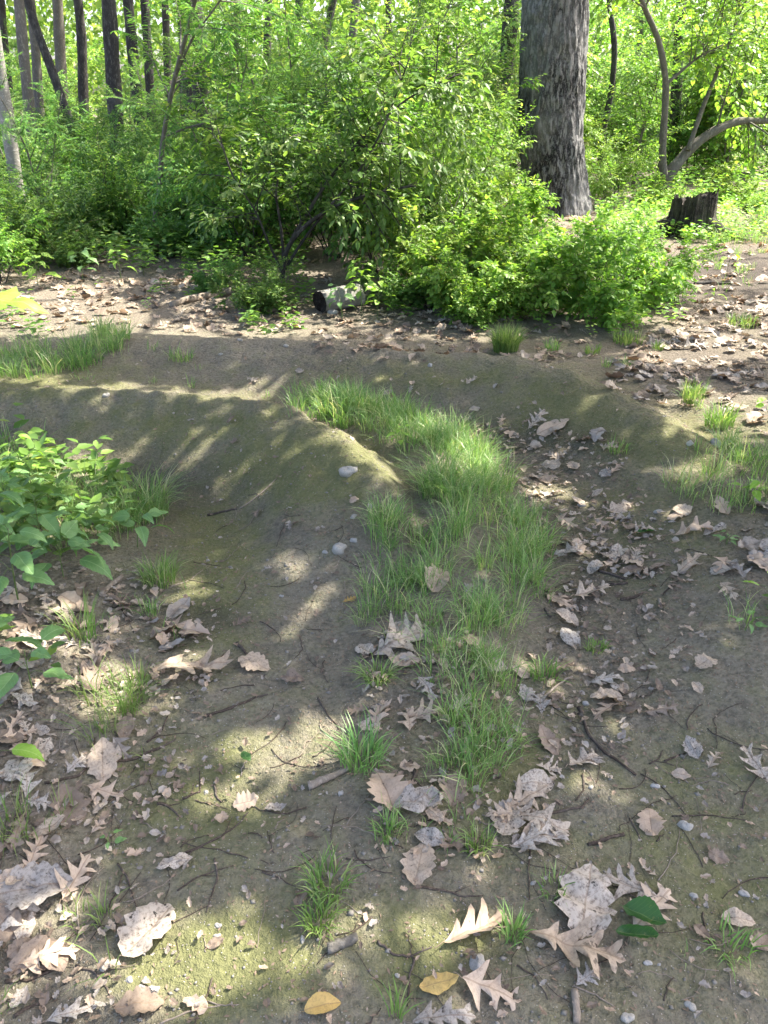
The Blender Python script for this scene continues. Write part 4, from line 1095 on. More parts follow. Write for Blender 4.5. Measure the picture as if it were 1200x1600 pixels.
# litter zones: (polygon, density per m2, size range, individuals, label, group)
NOGO = [(560,1100),(560,900),(300,850),(200,900),(330,960),(250,1150),(300,1300),(250,1600),(560,1600),(560,1300)]
ZONES = [
 ([(930,600),(960,560),(1060,490),(1100,470),(1260,455),(1260,720),(1130,650),(1040,640)], 95, (.07,.13), 40, 'dry leaf in the dense far litter right of the trail bend', 'far litter leaves right of the bend', ['pale','grey','brown','tan','pink']),
 ([(850,640),(960,690),(960,780),(1000,830),(990,1000),(950,1150),(860,1150),(850,1000),(865,880),(810,770),(700,660),(760,640)], 75, (.05,.11), 42, 'dry leaf on the right trail beside the central grass', 'leaves on the right trail', ['grey','brown','pale','tan','pink']),
 ([(0,930),(120,930),(210,900),(280,930),(310,1000),(270,1080),(200,1130),(190,1200),(130,1330),(90,1600),(-60,1600),(-60,930)], 165, (.05,.12), 45, 'dry leaf in the thick litter along the left side', 'leaves along the left side', ['grey','pale','brown','tan','pink']),
 ([(-50,430),(330,435),(470,480),(480,520),(330,525),(200,515),(-50,520)], 75, (.07,.12), 20, 'dry leaf in the sunlit litter beyond the grassy left bank', 'sunlit litter leaves beyond the left bank', ['pink','tan','pale','brown']),
 ([(480,495),(600,470),(800,525),(930,560),(800,580),(600,575),(500,555)], 75, (.06,.11), 22, 'dry leaf on the back slope below the cut log', 'leaves on the back slope', ['tan','pale','pink','brown']),
 ([(560,1000),(700,900),(800,950),(880,1150),(880,1330),(760,1350),(600,1290),(570,1100)], 85, (.05,.11), 30, 'dry leaf among the central grass tufts', 'leaves among the central grass', ['pale','grey','tan','brown','pink']),
 ([(1110,780),(1260,740),(1260,1020),(1180,1000),(1120,900)], 110, (.06,.12), 16, 'dry leaf on the grassy right bank', 'leaves on the right bank', ['pale','pink','grey','tan']),
 ([(600,590),(850,600),(900,690),(800,700),(700,650),(520,610),(350,600),(400,575)], 30, (.05,.09), 5, 'dry leaf on the far trail floor behind the grass', 'leaves on the far trail floor', ['tan','grey','brown','pale']),
 ([(0,1200),(1200,1200),(1200,1600),(0,1600)], 9, (.03,.07), 6, 'small leaf scrap on the near bare soil', 'scraps on the near soil', ['brown','grey','tan','pale']),
 ([(200,640),(620,640),(620,1250),(330,1250),(330,800)], 7, (.03,.06), 4, 'small leaf scrap on the left trail', 'scraps on the left trail', ['brown','grey','tan']),
 ([(960,1000),(1200,1000),(1200,1250),(900,1250)], 18, (.03,.07), 4, 'small leaf scrap on the shaded right trail', 'scraps on the shaded right trail', ['brown','grey','tan','pink']),
 ([(0,880),(220,890),(340,960),(330,1150),(240,1350),(200,1600),(-60,1600),(-60,880)], 800, (.012,.032), 0, '', '', ['brown','grey','tan','pale','pale']),
 ([(700,650),(960,690),(1060,830),(1100,1000),(1000,1180),(860,1180),(850,1000),(865,880),(810,770)], 800, (.012,.035), 0, '', '', ['brown','grey','pink','pale','brown']),
 ([(560,1000),(700,960),(880,1150),(900,1350),(760,1360),(580,1330)], 600, (.012,.035), 0, '', '', ['brown','grey','tan','pale']),
 ([(200,640),(560,660),(560,1250),(260,1250),(330,800)], 170, (.010,.024), 0, '', '', ['brown','grey','brown']),
 ([(0,1200),(1200,1150),(1260,1640),(-60,1640)], 300, (.008,.024), 0, '', '', ['brown','grey','brown','tan']),
 ([(-40,535),(900,570),(1100,680),(900,700),(600,600),(-40,620)], 40, (.015,.035), 0, '', '', ['brown','grey','pale']),
 ([(-300,300),(1500,300),(1400,400),(1050,480),(900,540),(480,500),(330,440),(-300,440)], 30, (.08,.13), 0, '', '', ['tan','brown','grey']),
]
rng = np.random.default_rng(90); pyr = random.Random(91)
LITE = {}
def lite(kind, seed):
    key = (kind, seed)
    if key not in LITE:
        o = leaf_mesh('tmp', kind, None, 3000+seed, fr=(0, 1), cup=.35, curl=.5, wave=.10, stem=0)
        co = np.zeros(len(o.vertices)*3); o.vertices.foreach_get('co', co)
        lp = np.array([list(p.vertices) if len(p.vertices) == 4 else list(p.vertices)+[-1] for p in o.polygons])
        uv = np.zeros(len(o.loops)*2); o.uv_layers[0].data.foreach_get('uv', uv)
        vi = np.zeros(len(o.loops), int); o.loops.foreach_get('vertex_index', vi)
        uvv = np.zeros((len(o.vertices), 2)); uvv[vi] = uv.reshape(-1, 2)
        LITE[key] = (co.reshape(-1, 3), lp, uvv); bpy.data.meshes.remove(o)
    return LITE[key]
stuffV = {}
for zi, (poly, dens, (s0, s1), nind, lab, grp, cols) in enumerate(ZONES):
    P = scatter(poly, dens, rng, 3400)
    GN = np.stack([H(P[:, 0]-.05, P[:, 1], False)-H(P[:, 0]+.05, P[:, 1], False), H(P[:, 0], P[:, 1]-.05, False)-H(P[:, 0], P[:, 1]+.05, False), 0*P[:, 0]], 1)*8
    order = np.argsort(P[:, 1]+rng.uniform(0, .8, len(P)))
    for k_, idx in enumerate(order):
        p = P[idx]; size = rng.uniform(s0, s1); yaw = rng.uniform(0, 6.28); colour = pyr.choice(cols); kind = pyr.choice(['oak','oak','broad','oval','scrap','oak']) if s1 > .04 else 'scrap'
        if k_ < nind:
            me = leaf_variants(kind, colour, 3, cup=.3, curl=.5, wave=.09)[pyr.randrange(3)]
            o = lay_leaf(me, 0, 0, size, yaw, .3, .004+.006*pyr.random(), pyr, p); tag(o, own_label(('small ' if size < .065 else 'large ' if size > .105 else '')+CW[colour]+' dry '+KW[kind], p, grp), 'leaf', grp)
        else:
            co, lp, uvv = lite(kind, pyr.randrange(6))
            n = nrm(Z+rng.normal(0, .22, 3)+GN[idx])
            x = np.array([math.cos(yaw), math.sin(yaw), 0]); x = nrm(x-n*(x@n)); y = np.cross(n, x)
            W_ = p+(co[:, :1]*x+co[:, 1:2]*y+co[:, 2:]*n)*size+[0, 0, .004+.012*rng.random()]
            stuffV.setdefault(colour, []).append((W_, lp, uvv))
for colour, L in stuffV.items():
    off = 0; VV, QQ, TT, UU = [], [], [], []
    for W_, lp, uvv in L:
        q = lp[lp[:, 3] >= 0]; t3 = lp[lp[:, 3] < 0][:, :3]
        VV.append(W_); UU.append(uvv); QQ.append(q+off); TT.append(t3+off); off += len(W_)
    o = link('leaf_litter', mk_mesh('leaf_litter', np.concatenate(VV), np.concatenate(QQ), np.concatenate(TT), M['dry_'+colour], True, np.concatenate(UU)), kind='stuff')
    tag(o, 'scattered %s dry leaf litter covering the ground beside the trails' % {'pink': 'rosy', 'pale': 'whitish'}.get(colour, colour), 'litter')

# ------------------------------------------------------------------ stones
def stone_mesh(seed, m, flat=.5):
    rng = np.random.default_rng(seed); na, nb = 16, 10
    A, B = np.meshgrid(np.linspace(0, 2*np.pi, na, endpoint=False), np.linspace(-np.pi/2, np.pi/2, nb), indexing='ij')
    ph = rng.uniform(0, 6, 4)
    r = 1+.15*np.sin(A*2+ph[0])+.11*np.sin(A*3+ph[1]+B*2)+.10*np.sin(B*3+ph[2])+.06*np.sin(A*5+ph[3]+B)
    cb = np.abs(np.cos(B))**.8
    V_ = np.stack([np.cos(A)*cb*r*.5, np.sin(A)*cb*r*.5*rng.uniform(.62, .85), np.sin(B)*flat*.5*r], -1).reshape(-1, 3)
    ii, jj = np.meshgrid(np.arange(na), np.arange(nb-1), indexing='ij'); i2 = (ii+1) % na
    return mk_mesh('stone', V_, np.stack([ii*nb+jj, i2*nb+jj, i2*nb+jj+1, ii*nb+jj+1], -1).reshape(-1, 4), None, m, True)
STONES = [
 (543,739,32,15,'stone_pale','pale oblong stone on the crest of the inner berm'),
 (530,859,29,0,'stone_pale','rounded pale stone low on the inner berm'),
 (553,808,14,30,'stone_pale','small white pebble between the two berm stones'),
 (508,863,10,0,'stone','tiny grey pebble left of the rounded berm stone'),
 (553,845,13,0,'stone','small brown pebble just above the rounded berm stone'),
 (1071,1292,26,-5,'stone_pale','flat smooth grey pebble alone on the right trail'),
 (747,1507,38,70,'stone','blunt grey-brown stone under the deep-lobed leaf at the bottom'),
 (162,1508,27,-40,'stone_pale','cream stone at the lower left grass edge'),
 (240,1548,22,15,'stone_pale','oval pale pebble at the bottom left of the sun patch'),
 (202,1531,14,0,'stone','dark pebble left of the oval pale one'),
 (221,1543,13,0,'stone','bluish pebble touching the oval pale one'),
 (166,619,14,60,'stone_pale','white pebble on the far left berm'),
 (345,554,8,0,'stone_pale','small white pebble on the back slope at the left'),
 (375,532,9,0,'stone_pale','white pebble at the foot of the dark low bush'),
 (447,541,10,0,'stone_pale','pale pebble at the trail edge below the forked shrub'),
 (519,490,18,0,'stone','rounded stone at the foot of the cut log'),
 (672,571,10,0,'stone','grey pebble on the back slope'),
 (908,790,14,0,'stone','brown round pebble on the right trail litter'),
 (1078,694,16,0,'stone_pale','pale stone on the right bank beside the grass'),
 (1117,694,24,10,'stone','wide stone on the right bank among the grass'),
 (1028,800,14,10,'stone_pale','flat pale pebble at the foot of the bank'),
 (980,1592,24,20,'stone_pale','whitish pebble at the bottom edge right of the middle'),
 (1079,1572,19,-20,'stone_pale','oval pale pebble near the bottom right'),
 (1012,1505,14,0,'stone','grey pebble below the dark green rolled leaf'),
 (1030,1507,7,0,'stone','tiny bluish pebble right of the grey one below the green leaf'),
 (1084,1400,14,0,'stone','grey pebble right of the green leaves'),
 (1162,1397,17,-15,'stone','elongated grey pebble at the right'),
 (1024,1229,15,0,'stone','round scaly grey pebble right of the trail middle'),
 (923,1231,11,0,'stone_pale','bluish white pebble by a dark twig'),
 (621,1525,10,0,'stone_pale','pinkish pebble near the bottom middle'),
 (340,1463,13,0,'stone_pale','pinkish white pebble in the left part of the shade'),
 (341,1447,13,0,'stone','reddish brown pebble above the pinkish white one'),
 (533,1240,12,70,'stone','grey pebble just below the wood splinter'),
 (473,1468,14,80,'stone_pale','pale chip at the edge of the bottom sun patch'),
 (322,1238,11,0,'stone_pale','bluish chip in the upper sun patch'),
 (440,932,8,0,'stone','small grey pebble on the left trail floor'),
 (325,876,8,0,'stone_pale','grey-white pebble at the left trail edge'),
 (833,1380,11,40,'stone','blue-grey chip left of the lower right leaf group'),
 (915,1100,14,0,'stone','rounded grey pebble half hidden at the grass side of the right trail'),
]
for q, (px, py, L, yaw, m_, lab) in enumerate(STONES):
    b = gpx(px, py); depth = (b-CAM) @ FWD; s = L*depth/F*.86
    o = link('pebble' if s < .05 else 'stone', stone_mesh(700+q, M[m_], .6)); o.location = b+np.array([0, 0, s*.06]); o.rotation_euler = (0, 0, R(yaw)); o.scale = (s, s, s)
    tag(o, lab, 'stone' if s >= .05 else 'pebble')
def crumbs():
    rng = np.random.default_rng(66)
    full = [(-60,560),(1260,560),(1260,1640),(-60,1640)]
    P = scatter(full, 1500, rng, 14000)
    # grit: squashed octahedra
    o8 = np.array([[1,0,0],[-1,0,0],[0,1,0],[0,-1,0],[0,0,.6],[0,0,-.6]])
    t8 = np.array([[0,2,4],[2,1,4],[1,3,4],[3,0,4],[2,0,5],[1,2,5],[3,1,5],[0,3,5]])
    s = .0016*np.exp(rng.normal(.25, .55, len(P)))[:, None, None]
    a = rng.uniform(0, 6.28, len(P)); c, sn = np.cos(a), np.sin(a)
    base = o8[None]*s*rng.uniform(.7, 1.3, (len(P), 1, 3))
    x = base[..., 0]*c[:, None]-base[..., 1]*sn[:, None]; y = base[..., 0]*sn[:, None]+base[..., 1]*c[:, None]
    V_ = np.stack([x, y, base[..., 2]], -1)+P[:, None]+[0, 0, .001]
    i_ = np.arange(len(P))[:, None, None]*6
    o = link('gravel', mk_mesh('gravel', V_.reshape(-1, 3), None, (t8[None]+i_).reshape(-1, 3), M['gravel'], True), kind='stuff')
    tag(o, 'fine pale grit strewn over the soil of both trails', 'gravel')
    # bark crumbs and leaf chips
    P = scatter(full, 1800, rng, 24000); n = len(P)
    LS = Leaves(); L = np.minimum(.005*np.exp(rng.normal(.1, .5, n)), .0085)
    LS.add(P+np.stack([0*L, 0*L, .001+.004*rng.random(n)], 1), rng.normal(0, 1, (n, 3))*[1, 1, .18], Z+rng.normal(0, .35, (n, 3)), L*1.6, L*rng.uniform(.2, .8, n))
    o = link('debris', LS.mesh('debris', M['dry_brown'], simple=True), kind='stuff')
    tag(o, 'tiny brown bark and leaf crumbs strewn over the soil', 'debris')
    P = scatter(full, 300, rng, 3800); n = len(P)
    LS = Leaves(); L = np.minimum(.005*np.exp(rng.normal(.1, .5, n)), .0085)
    LS.add(P+np.stack([0*L, 0*L, .002+.004*rng.random(n)], 1), rng.normal(0, 1, (n, 3))*[1, 1, .2], Z+rng.normal(0, .35, (n, 3)), L*1.4, L*rng.uniform(.3, .9, n))
    o = link('debris', LS.mesh('debris', M['dry_pale'], simple=True), kind='stuff')
    tag(o, 'tiny pale leaf flakes strewn over the soil', 'debris')
crumbs()

# ------------------------------------------------------------------ twigs
TW = [
 ([(262,1342),(300,1330),(345,1308),(372,1290),(388,1270)], .0035, .0014, 'bark_twig', 'long dark twig slanting across the left trail above the crumpled leaf', [(.6, .6, .05)]),
 ([(278,1392),(312,1370),(335,1362),(366,1353)], .0022, .001, 'bark_twig', 'thin twig below the long dark one', [(.4, -.5, .05)]),
 ([(336,1342),(340,1375),(330,1400),(323,1428)], .0025, .0012, 'bark_twig', 'crooked thin twig lying lengthwise in the shade', []),
 ([(185,1350),(200,1375),(210,1405),(220,1438)], .0028, .0012, 'bark_twig', 'dark twig lying lengthwise above the speckled leaf', []),
 ([(285,1250),(312,1237),(312,1205)], .003, .0014, 'bark_twig', 'bent twig at the upper sun patch', [(.3, .9, .04)]),
 ([(335,1228),(338,1245),(346,1255)], .003, .002, 'bark_twig', 'short dark stick in the upper sun patch', []),
 ([(245,1255),(262,1260),(280,1275)], .0035, .002, 'bark_twig', 'short forked stick left of the bent twig', [(.5, .8, .03)]),
 ([(590,1470),(610,1490),(640,1497),(675,1480)], .003, .0015, 'bark_twig', 'curved twig below the wood chunk', []),
 ([(648,1497),(640,1530),(636,1575)], .0028, .0014, 'bark_twig', 'straight twig hanging from the curved one near the bottom', []),
 ([(655,1387),(690,1390),(720,1402),(755,1400)], .003, .0014, 'bark_twig', 'wavy dark twig right of the lone mottled leaf', [(.6, .7, .04)]),
 ([(540,1342),(580,1345),(610,1338)], .002, .001, 'bark_twig', 'thin twig above the small tuft', []),
 ([(410,1362),(440,1375),(466,1390)], .0022, .001, 'bark_twig', 'straight thin twig on the shaded soil', []),
 ([(497,1092),(510,1115),(530,1140)], .003, .0015, 'bark_twig', 'dark twig beside the star-like leaf', []),
 ([(905,1108),(920,1150),(950,1180),(995,1212)], .0055, .003, 'bark_twig', 'long dark twig curving down the right trail', []),
 ([(820,1098),(850,1090),(875,1068),(895,1058)], .0045, .003, 'twig_pale', 'pale stick at the right edge of the central grass', []),
 ([(920,1320),(945,1313),(975,1303)], .005, .004, 'bark_twig', 'stubby grey stick in the lower right shade', []),
 ([(900,1348),(905,1372),(912,1388)], .0025, .0015, 'twig_pale', 'thin pale stick above the lower right leaf group', []),
 ([(918,1352),(935,1372)], .0025, .0015, 'twig_pale', 'short pale stick beside the thin one', []),
 ([(895,1540),(930,1555),(962,1575)], .0018, .001, 'twig_pale', 'fine pale straw at the bottom right', []),
 ([(250,1600),(285,1585),(310,1578),(345,1572)], .0022, .0012, 'twig_pale', 'pale thin twig at the bottom left edge', []),
 ([(118,1510),(150,1520),(165,1540),(180,1572)], .003, .0014, 'bark_twig', 'grey twig running past the cream stone', [(.4, .9, .08)]),
 ([(10,1535),(50,1530),(85,1515),(110,1480)], .004, .002, 'bark_twig', 'dark twig over the golden leaf at lower left', [(.5, .8, .1)]),
 ([(15,1440),(40,1425),(60,1408)], .004, .003, 'bark_twig', 'grey stick on the broad grey leaf', []),
 ([(20,1590),(60,1570),(90,1555)], .004, .002, 'bark_twig', 'dark stick at the lower left corner', []),
 ([(70,1225),(120,1215),(150,1180),(190,1165)], .004, .002, 'bark_twig', 'dark twig in the left grass', [(.5, .8, .1)]),
 ([(170,1192),(215,1185),(260,1165),(275,1155)], .004, .002, 'bark_twig', 'dark twig reaching onto the trail from the left grass', []),
 ([(320,1120),(355,1110),(400,1090),(420,1085)], .005, .002, 'bark_twig', 'dark root-like twig at the left trail edge', []),
 ([(230,1160),(250,1145),(262,1120)], .003, .0015, 'bark_twig', 'upright bent twig at the left grass', []),
 ([(325,806),(350,800),(371,796)], .0055, .004, 'bark_twig', 'stout short stick on the left trail floor', []),
 ([(375,795),(400,778),(420,760),(432,748)], .0035, .002, 'twig_pale', 'thin pale twig lying up the inner berm', []),
 ([(468,993),(473,1015),(460,1030)], .002, .001, 'bark_twig', 'tiny bent twig on the left trail', []),
 ([(538,908),(540,930),(534,945)], .0022, .001, 'twig_pale', 'pale hooked stalk above the tiny yellow leaf', []),
 ([(935,893),(960,900),(977,906)], .006, .004, 'bark_twig', 'stout dark stick across the right trail', []),
 ([(970,938),(990,935),(1003,928)], .006, .005, 'bark_twig', 'short thick stick below the stout dark one', []),
 ([(1030,938),(1033,952)], .006, .005, 'twig_pale', 'pale upright peg-like stick on the right trail', []),
 ([(950,915),(980,912)], .005, .004, 'bark_twig', 'small stick between the two stout ones', []),
 ([(850,925),(875,915),(890,910)], .004, .002, 'bark_twig', 'twig at the grass edge of the right trail', []),
 ([(850,952),(860,965)], .005, .004, 'bark_twig', 'stub of wood beside the angled tan leaf', []),
 ([(1035,930),(1050,915),(1063,905)], .003, .0015, 'bark_twig', 'fine twig right of the peg-like stick', []),
 ([(1015,1195),(1030,1185),(1036,1172)], .0025, .0012, 'bark_twig', 'fine bent twig above the scaly pebble', []),
 ([(1038,1190),(1055,1183),(1070,1177)], .003, .0015, 'bark_twig', 'dark twig right of the fine bent one', []),
 ([(984,1280),(995,1300),(1003,1316)], .0022, .0012, 'bark_twig', 'thin twig left of the torn tan leaf', []),
 ([(820,1268),(860,1270),(910,1262),(920,1248)], .004, .002, 'bark_twig', 'dark twig over the top of the pale leaf heap', []),
 ([(910,1210),(912,1235),(900,1252)], .003, .0015, 'bark_twig', 'bent twig below the whitish oak leaf', []),
 ([(640,1190),(650,1210),(640,1235),(630,1240)], .0055, .002, 'bark_twig', 'gnarled dark root at the foot of the central grass', [(.5, 1.0, .04)]),
 ([(255,925),(300,905),(330,880)], .002, .001, 'twig_pale', 'fine stalk at the left trail edge', []),
 ([(370,1005),(378,1015),(385,1022)], .005, .004, 'bark_twig', 'stubby stick right of the damp patch', []),
 ([(840,860),(880,850),(905,842)], .003, .0015, 'bark_twig', 'thin twig among the leaves beside the grass', []),
]
for q, (pix, a, b, m_, lab, fk) in enumerate(TW): lying('twig', lab, 'twig', pix, a, b, M[m_], fk, seed=q, sides=6)
# many more small twigs, alike
rng = np.random.default_rng(55)
for poly, n, lab, grp in (([(200,1150),(560,1150),(560,1600),(150,1600)], 45, 'hair-thin twig on the near left soil', 'fine twigs on the near left soil'),
                     ([(560,1250),(1200,1150),(1200,1600),(560,1600)], 60, 'hair-thin twig on the near right soil', 'fine twigs on the near right soil'),
                     ([(840,850),(1100,850),(1150,1150),(850,1150)], 55, 'thin twig among the right trail litter', 'fine twigs on the right trail'),
                     ([(300,750),(560,800),(560,1150),(280,1150)], 35, 'thin twig on the left trail floor', 'fine twigs on the left trail'),
                     ([(0,950),(200,950),(200,1500),(0,1500)], 48, 'thin twig in the left litter', 'fine twigs in the left litter')):
    g = scatter(poly, 200, rng)
    for idx in rng.choice(len(g), n, replace=False):
        p = g[idx]; L = rng.uniform(.03, .17); a = rng.uniform(0, 6.28); k_ = 8
        t = np.linspace(-.5, .5, k_); bend = rng.normal(0, .25)
        pts = np.stack([p[0]+L*(np.cos(a)*t-np.sin(a)*bend*t*t*2), p[1]+L*(np.sin(a)*t+np.cos(a)*bend*t*t*2), 0*t], 1)
        r = rng.uniform(.0007, .0019); pts[:, :2] += rng.normal(0, .0015, (k_, 2)); pts[:, 2] = H(pts[:, 0], pts[:, 1])+r*1.2
        T = Tubes(); T.add(pts-p, np.linspace(r, r*.6, k_), 5)
        pale = rng.random() > .7
        o = link('twig', T.mesh('thin_twig', M['twig_pale'] if pale else M['bark_twig'])); o.location = p
        tag(o, own_label(('short ' if L < .06 else 'thin ')+('pale' if pale else 'dark')+' twig lying', p, grp), 'twig', grp)

# ------------------------------------------------------------------ grass
def blades(P, rng, L0, L1, wdt, lean, spread_dir=None):
    n = len(P); L = rng.uniform(L0, L1, n); yaw = rng.uniform(0, 6.28, n) if spread_dir is None else spread_dir+rng.normal(0, .7, n)
    ln = np.abs(rng.normal(lean, .3, n)).clip(.05, 1.3)
    s = np.array([0, .33, .68, 1.0])
    hx = ln[:, None]*s**1.9*L[:, None]*.75; hz = (s-.42*ln[:, None]*s**2.2)*L[:, None]
    dx, dy = np.cos(yaw), np.sin(yaw)
    tw = rng.normal(0, .6, n); wx, wy = -np.sin(yaw+tw), np.cos(yaw+tw)
    C = np.stack([P[:, 0, None]+dx[:, None]*hx, P[:, 1, None]+dy[:, None]*hx, P[:, 2, None]+hz-.004], -1)
    ww = wdt*rng.uniform(.6, 1.3, n)[:, None]*np.array([.8, 1, .75, 0])/2
    off = np.stack([wx[:, None]*ww, wy[:, None]*ww, 0*ww], -1)
    Lf, Rt = C-off, C+off
    V_ = np.concatenate([Lf[:, :3], Rt[:, :3], C[:, 3:]], 1)     # 7 verts
    i_ = np.arange(n)[:, None]*7
    q = np.concatenate([i_+[[0, 3, 4, 1]], i_+[[1, 4, 5, 2]]]); t = i_+[[2, 5, 6]]
    return V_.reshape(-1, 3), q, t
def tuft_mesh(seed, n, rad, L0, L1, wdt, lean, m):
    rng = np.random.default_rng(seed); a = rng.uniform(0, 6.28, n); r = rad*np.sqrt(rng.random(n))
    P = np.stack([r*np.cos(a), r*np.sin(a), 0*r], 1)
    V_, q, t = blades(P, rng, L0, L1, wdt, lean, a+rng.normal(0, .4, n))
    return mk_mesh('grass_tuft', V_, q, t, m)
# clumpy grass sward: clump centres by world density inside photo regions
def sward(label, regions, mname, seed, dm=1.0):
    rng = np.random.default_rng(seed); VV, QQ, TT = [], [], []; off = 0
    for poly, cd, nb, rad, L0, L1, lean in regions:
        c = scatter(poly, cd*dm, rng)
        for p in c:
            k_ = max(5, int(nb*rng.uniform(.3, 1.8))); a = rng.uniform(0, 6.28, k_); r = rad*np.sqrt(rng.random(k_))*rng.uniform(.6, 1.3)
            B = np.stack([p[0]+r*np.cos(a), p[1]+r*np.sin(a)], 1); B = np.column_stack([B, H(B[:, 0], B[:, 1])])
            f = rng.uniform(.65, 1.45)
            V_, q, t = blades(B, rng, L0*f, L1*f, .0022 if p[1] < 2.4 else .0028 if p[1] < 3.6 else .004, lean, a+rng.normal(0, .5, k_))
            VV.append(V_); QQ.append(q+off); TT.append(t+off); off += len(V_)
    o = link('grass', mk_mesh('grass', np.concatenate(VV), np.concatenate(QQ), np.concatenate(TT), M[mname]), kind='stuff')
    tag(o, label, 'grass')
sward('fine green grass of the strip between the two trails', [
  ([(455,630),(520,625),(600,640),(690,680),(690,720),(640,715),(580,680),(500,658),(465,645)], 90, 28, .05, .09, .18, .75),
  ([(640,690),(720,690),(775,730),(800,770),(780,800),(720,790),(650,790),(660,730)], 85, 28, .05, .10, .20, .8),
  ([(590,800),(640,790),(690,850),(690,990),(640,1000),(570,990),(565,920)], 85, 28, .045, .06, .15, .75),
  ([(660,800),(720,790),(740,850),(690,870)], 90, 30, .045, .08, .16, .6),
  ([(760,790),(830,790),(850,850),(845,950),(830,1030),(760,1000),(700,990),(700,900),(740,880)], 85, 28, .045, .08, .17, .75),
  ([(650,1020),(730,1000),(810,1030),(810,1080),(740,1095),(660,1075)], 120, 26, .04, .06, .13, .7),
  ([(700,1110),(800,1090),(830,1170),(760,1230),(720,1270),(680,1230),(690,1160)], 150, 26, .04, .06, .14, .7),
 ], 'grass', 201, 2.4)
sward('green grass on the right bank', [
  ([(1040,720),(1110,690),(1200,700),(1260,720),(1260,780),(1130,810),(1060,780)], 60, 22, .05, .06, .16, .7),
  ([(1050,640),(1090,610),(1100,640),(1070,660)], 60, 20, .04, .06, .13, .6),
  ([(1140,930),(1240,880),(1240,1010),(1150,1000)], 60, 16, .04, .05, .11, .7),
 ], 'grass', 202, 1.8)
sward('green grass on the far left bank', [
  ([(-60,560),(120,540),(210,525),(200,548),(150,570),(80,590),(-60,600)], 70, 26, .06, .06, .16, .7),
  ([(150,520),(200,525),(215,548),(160,552)], 36, 34, .05, .08, .17, .7),
  ([(60,560),(300,535),(330,560),(120,600)], 18, 16, .05, .04, .10, .7),
  ([(0,735),(90,740),(170,795),(260,790),(230,850),(60,860),(-20,800)], 90, 24, .05, .09, .2, .85),
  ([(-60,690),(60,680),(90,740),(-60,780)], 60, 20, .06, .06, .15, .8),
 ], 'grass', 203, 2.2)
sward('sparse yellowish grass in the near left litter', [
  ([(90,1080),(230,1060),(240,1120),(180,1160),(100,1150)], 130, 30, .04, .05, .12, .7),
  ([(80,1400),(180,1400),(190,1540),(90,1560)], 90, 14, .035, .03, .08, .7),
  ([(-10,1260),(60,1270),(60,1340),(-10,1340)], 110, 26, .04, .05, .11, .7),
  ([(100,1150),(260,1130),(250,1200),(110,1190)], 60, 10, .03, .03, .08, .6),
  ([(-20,1420),(30,1400),(40,1600),(-20,1600)], 60, 12, .03, .04, .09, .7),
  ([(100,930),(160,960),(160,1020),(80,1000)], 50, 12, .03, .06, .16, .6),
  ([(60,1230),(130,1240),(110,1330),(60,1290)], 50, 10, .03, .04, .09, .6),
 ], 'grass_dry', 204, 1.7)
sward('thin scattered grass blades on the trails and litter', [
  ([(560,1090),(860,1050),(880,1350),(560,1400)], 16, 8, .03, .03, .08, .7),
  ([(1100,1150),(1210,1150),(1210,1600),(900,1600)], 5, 7, .025, .02, .06, .7),
  ([(200,850),(300,850),(300,1000),(150,1000)], 26, 9, .03, .03, .08, .7),
  ([(430,600),(620,640),(610,680),(460,640)], 14, 8, .03, .03, .07, .7),
  ([(0,560),(450,570),(420,620),(0,610)], 12, 9, .03, .03, .08, .6),
  ([(1050,400),(1200,390),(1230,470),(1100,460)], 12, 16, .06, .06, .15, .6),
  ([(900,560),(1060,540),(1060,600),(930,590)], 6, 14, .04, .05, .1, .6),
  ([(1080,355),(1300,345),(1300,380),(1100,385)], 40, 16, .08, .08, .2, .6),
 ], 'grass', 205, 1.3)
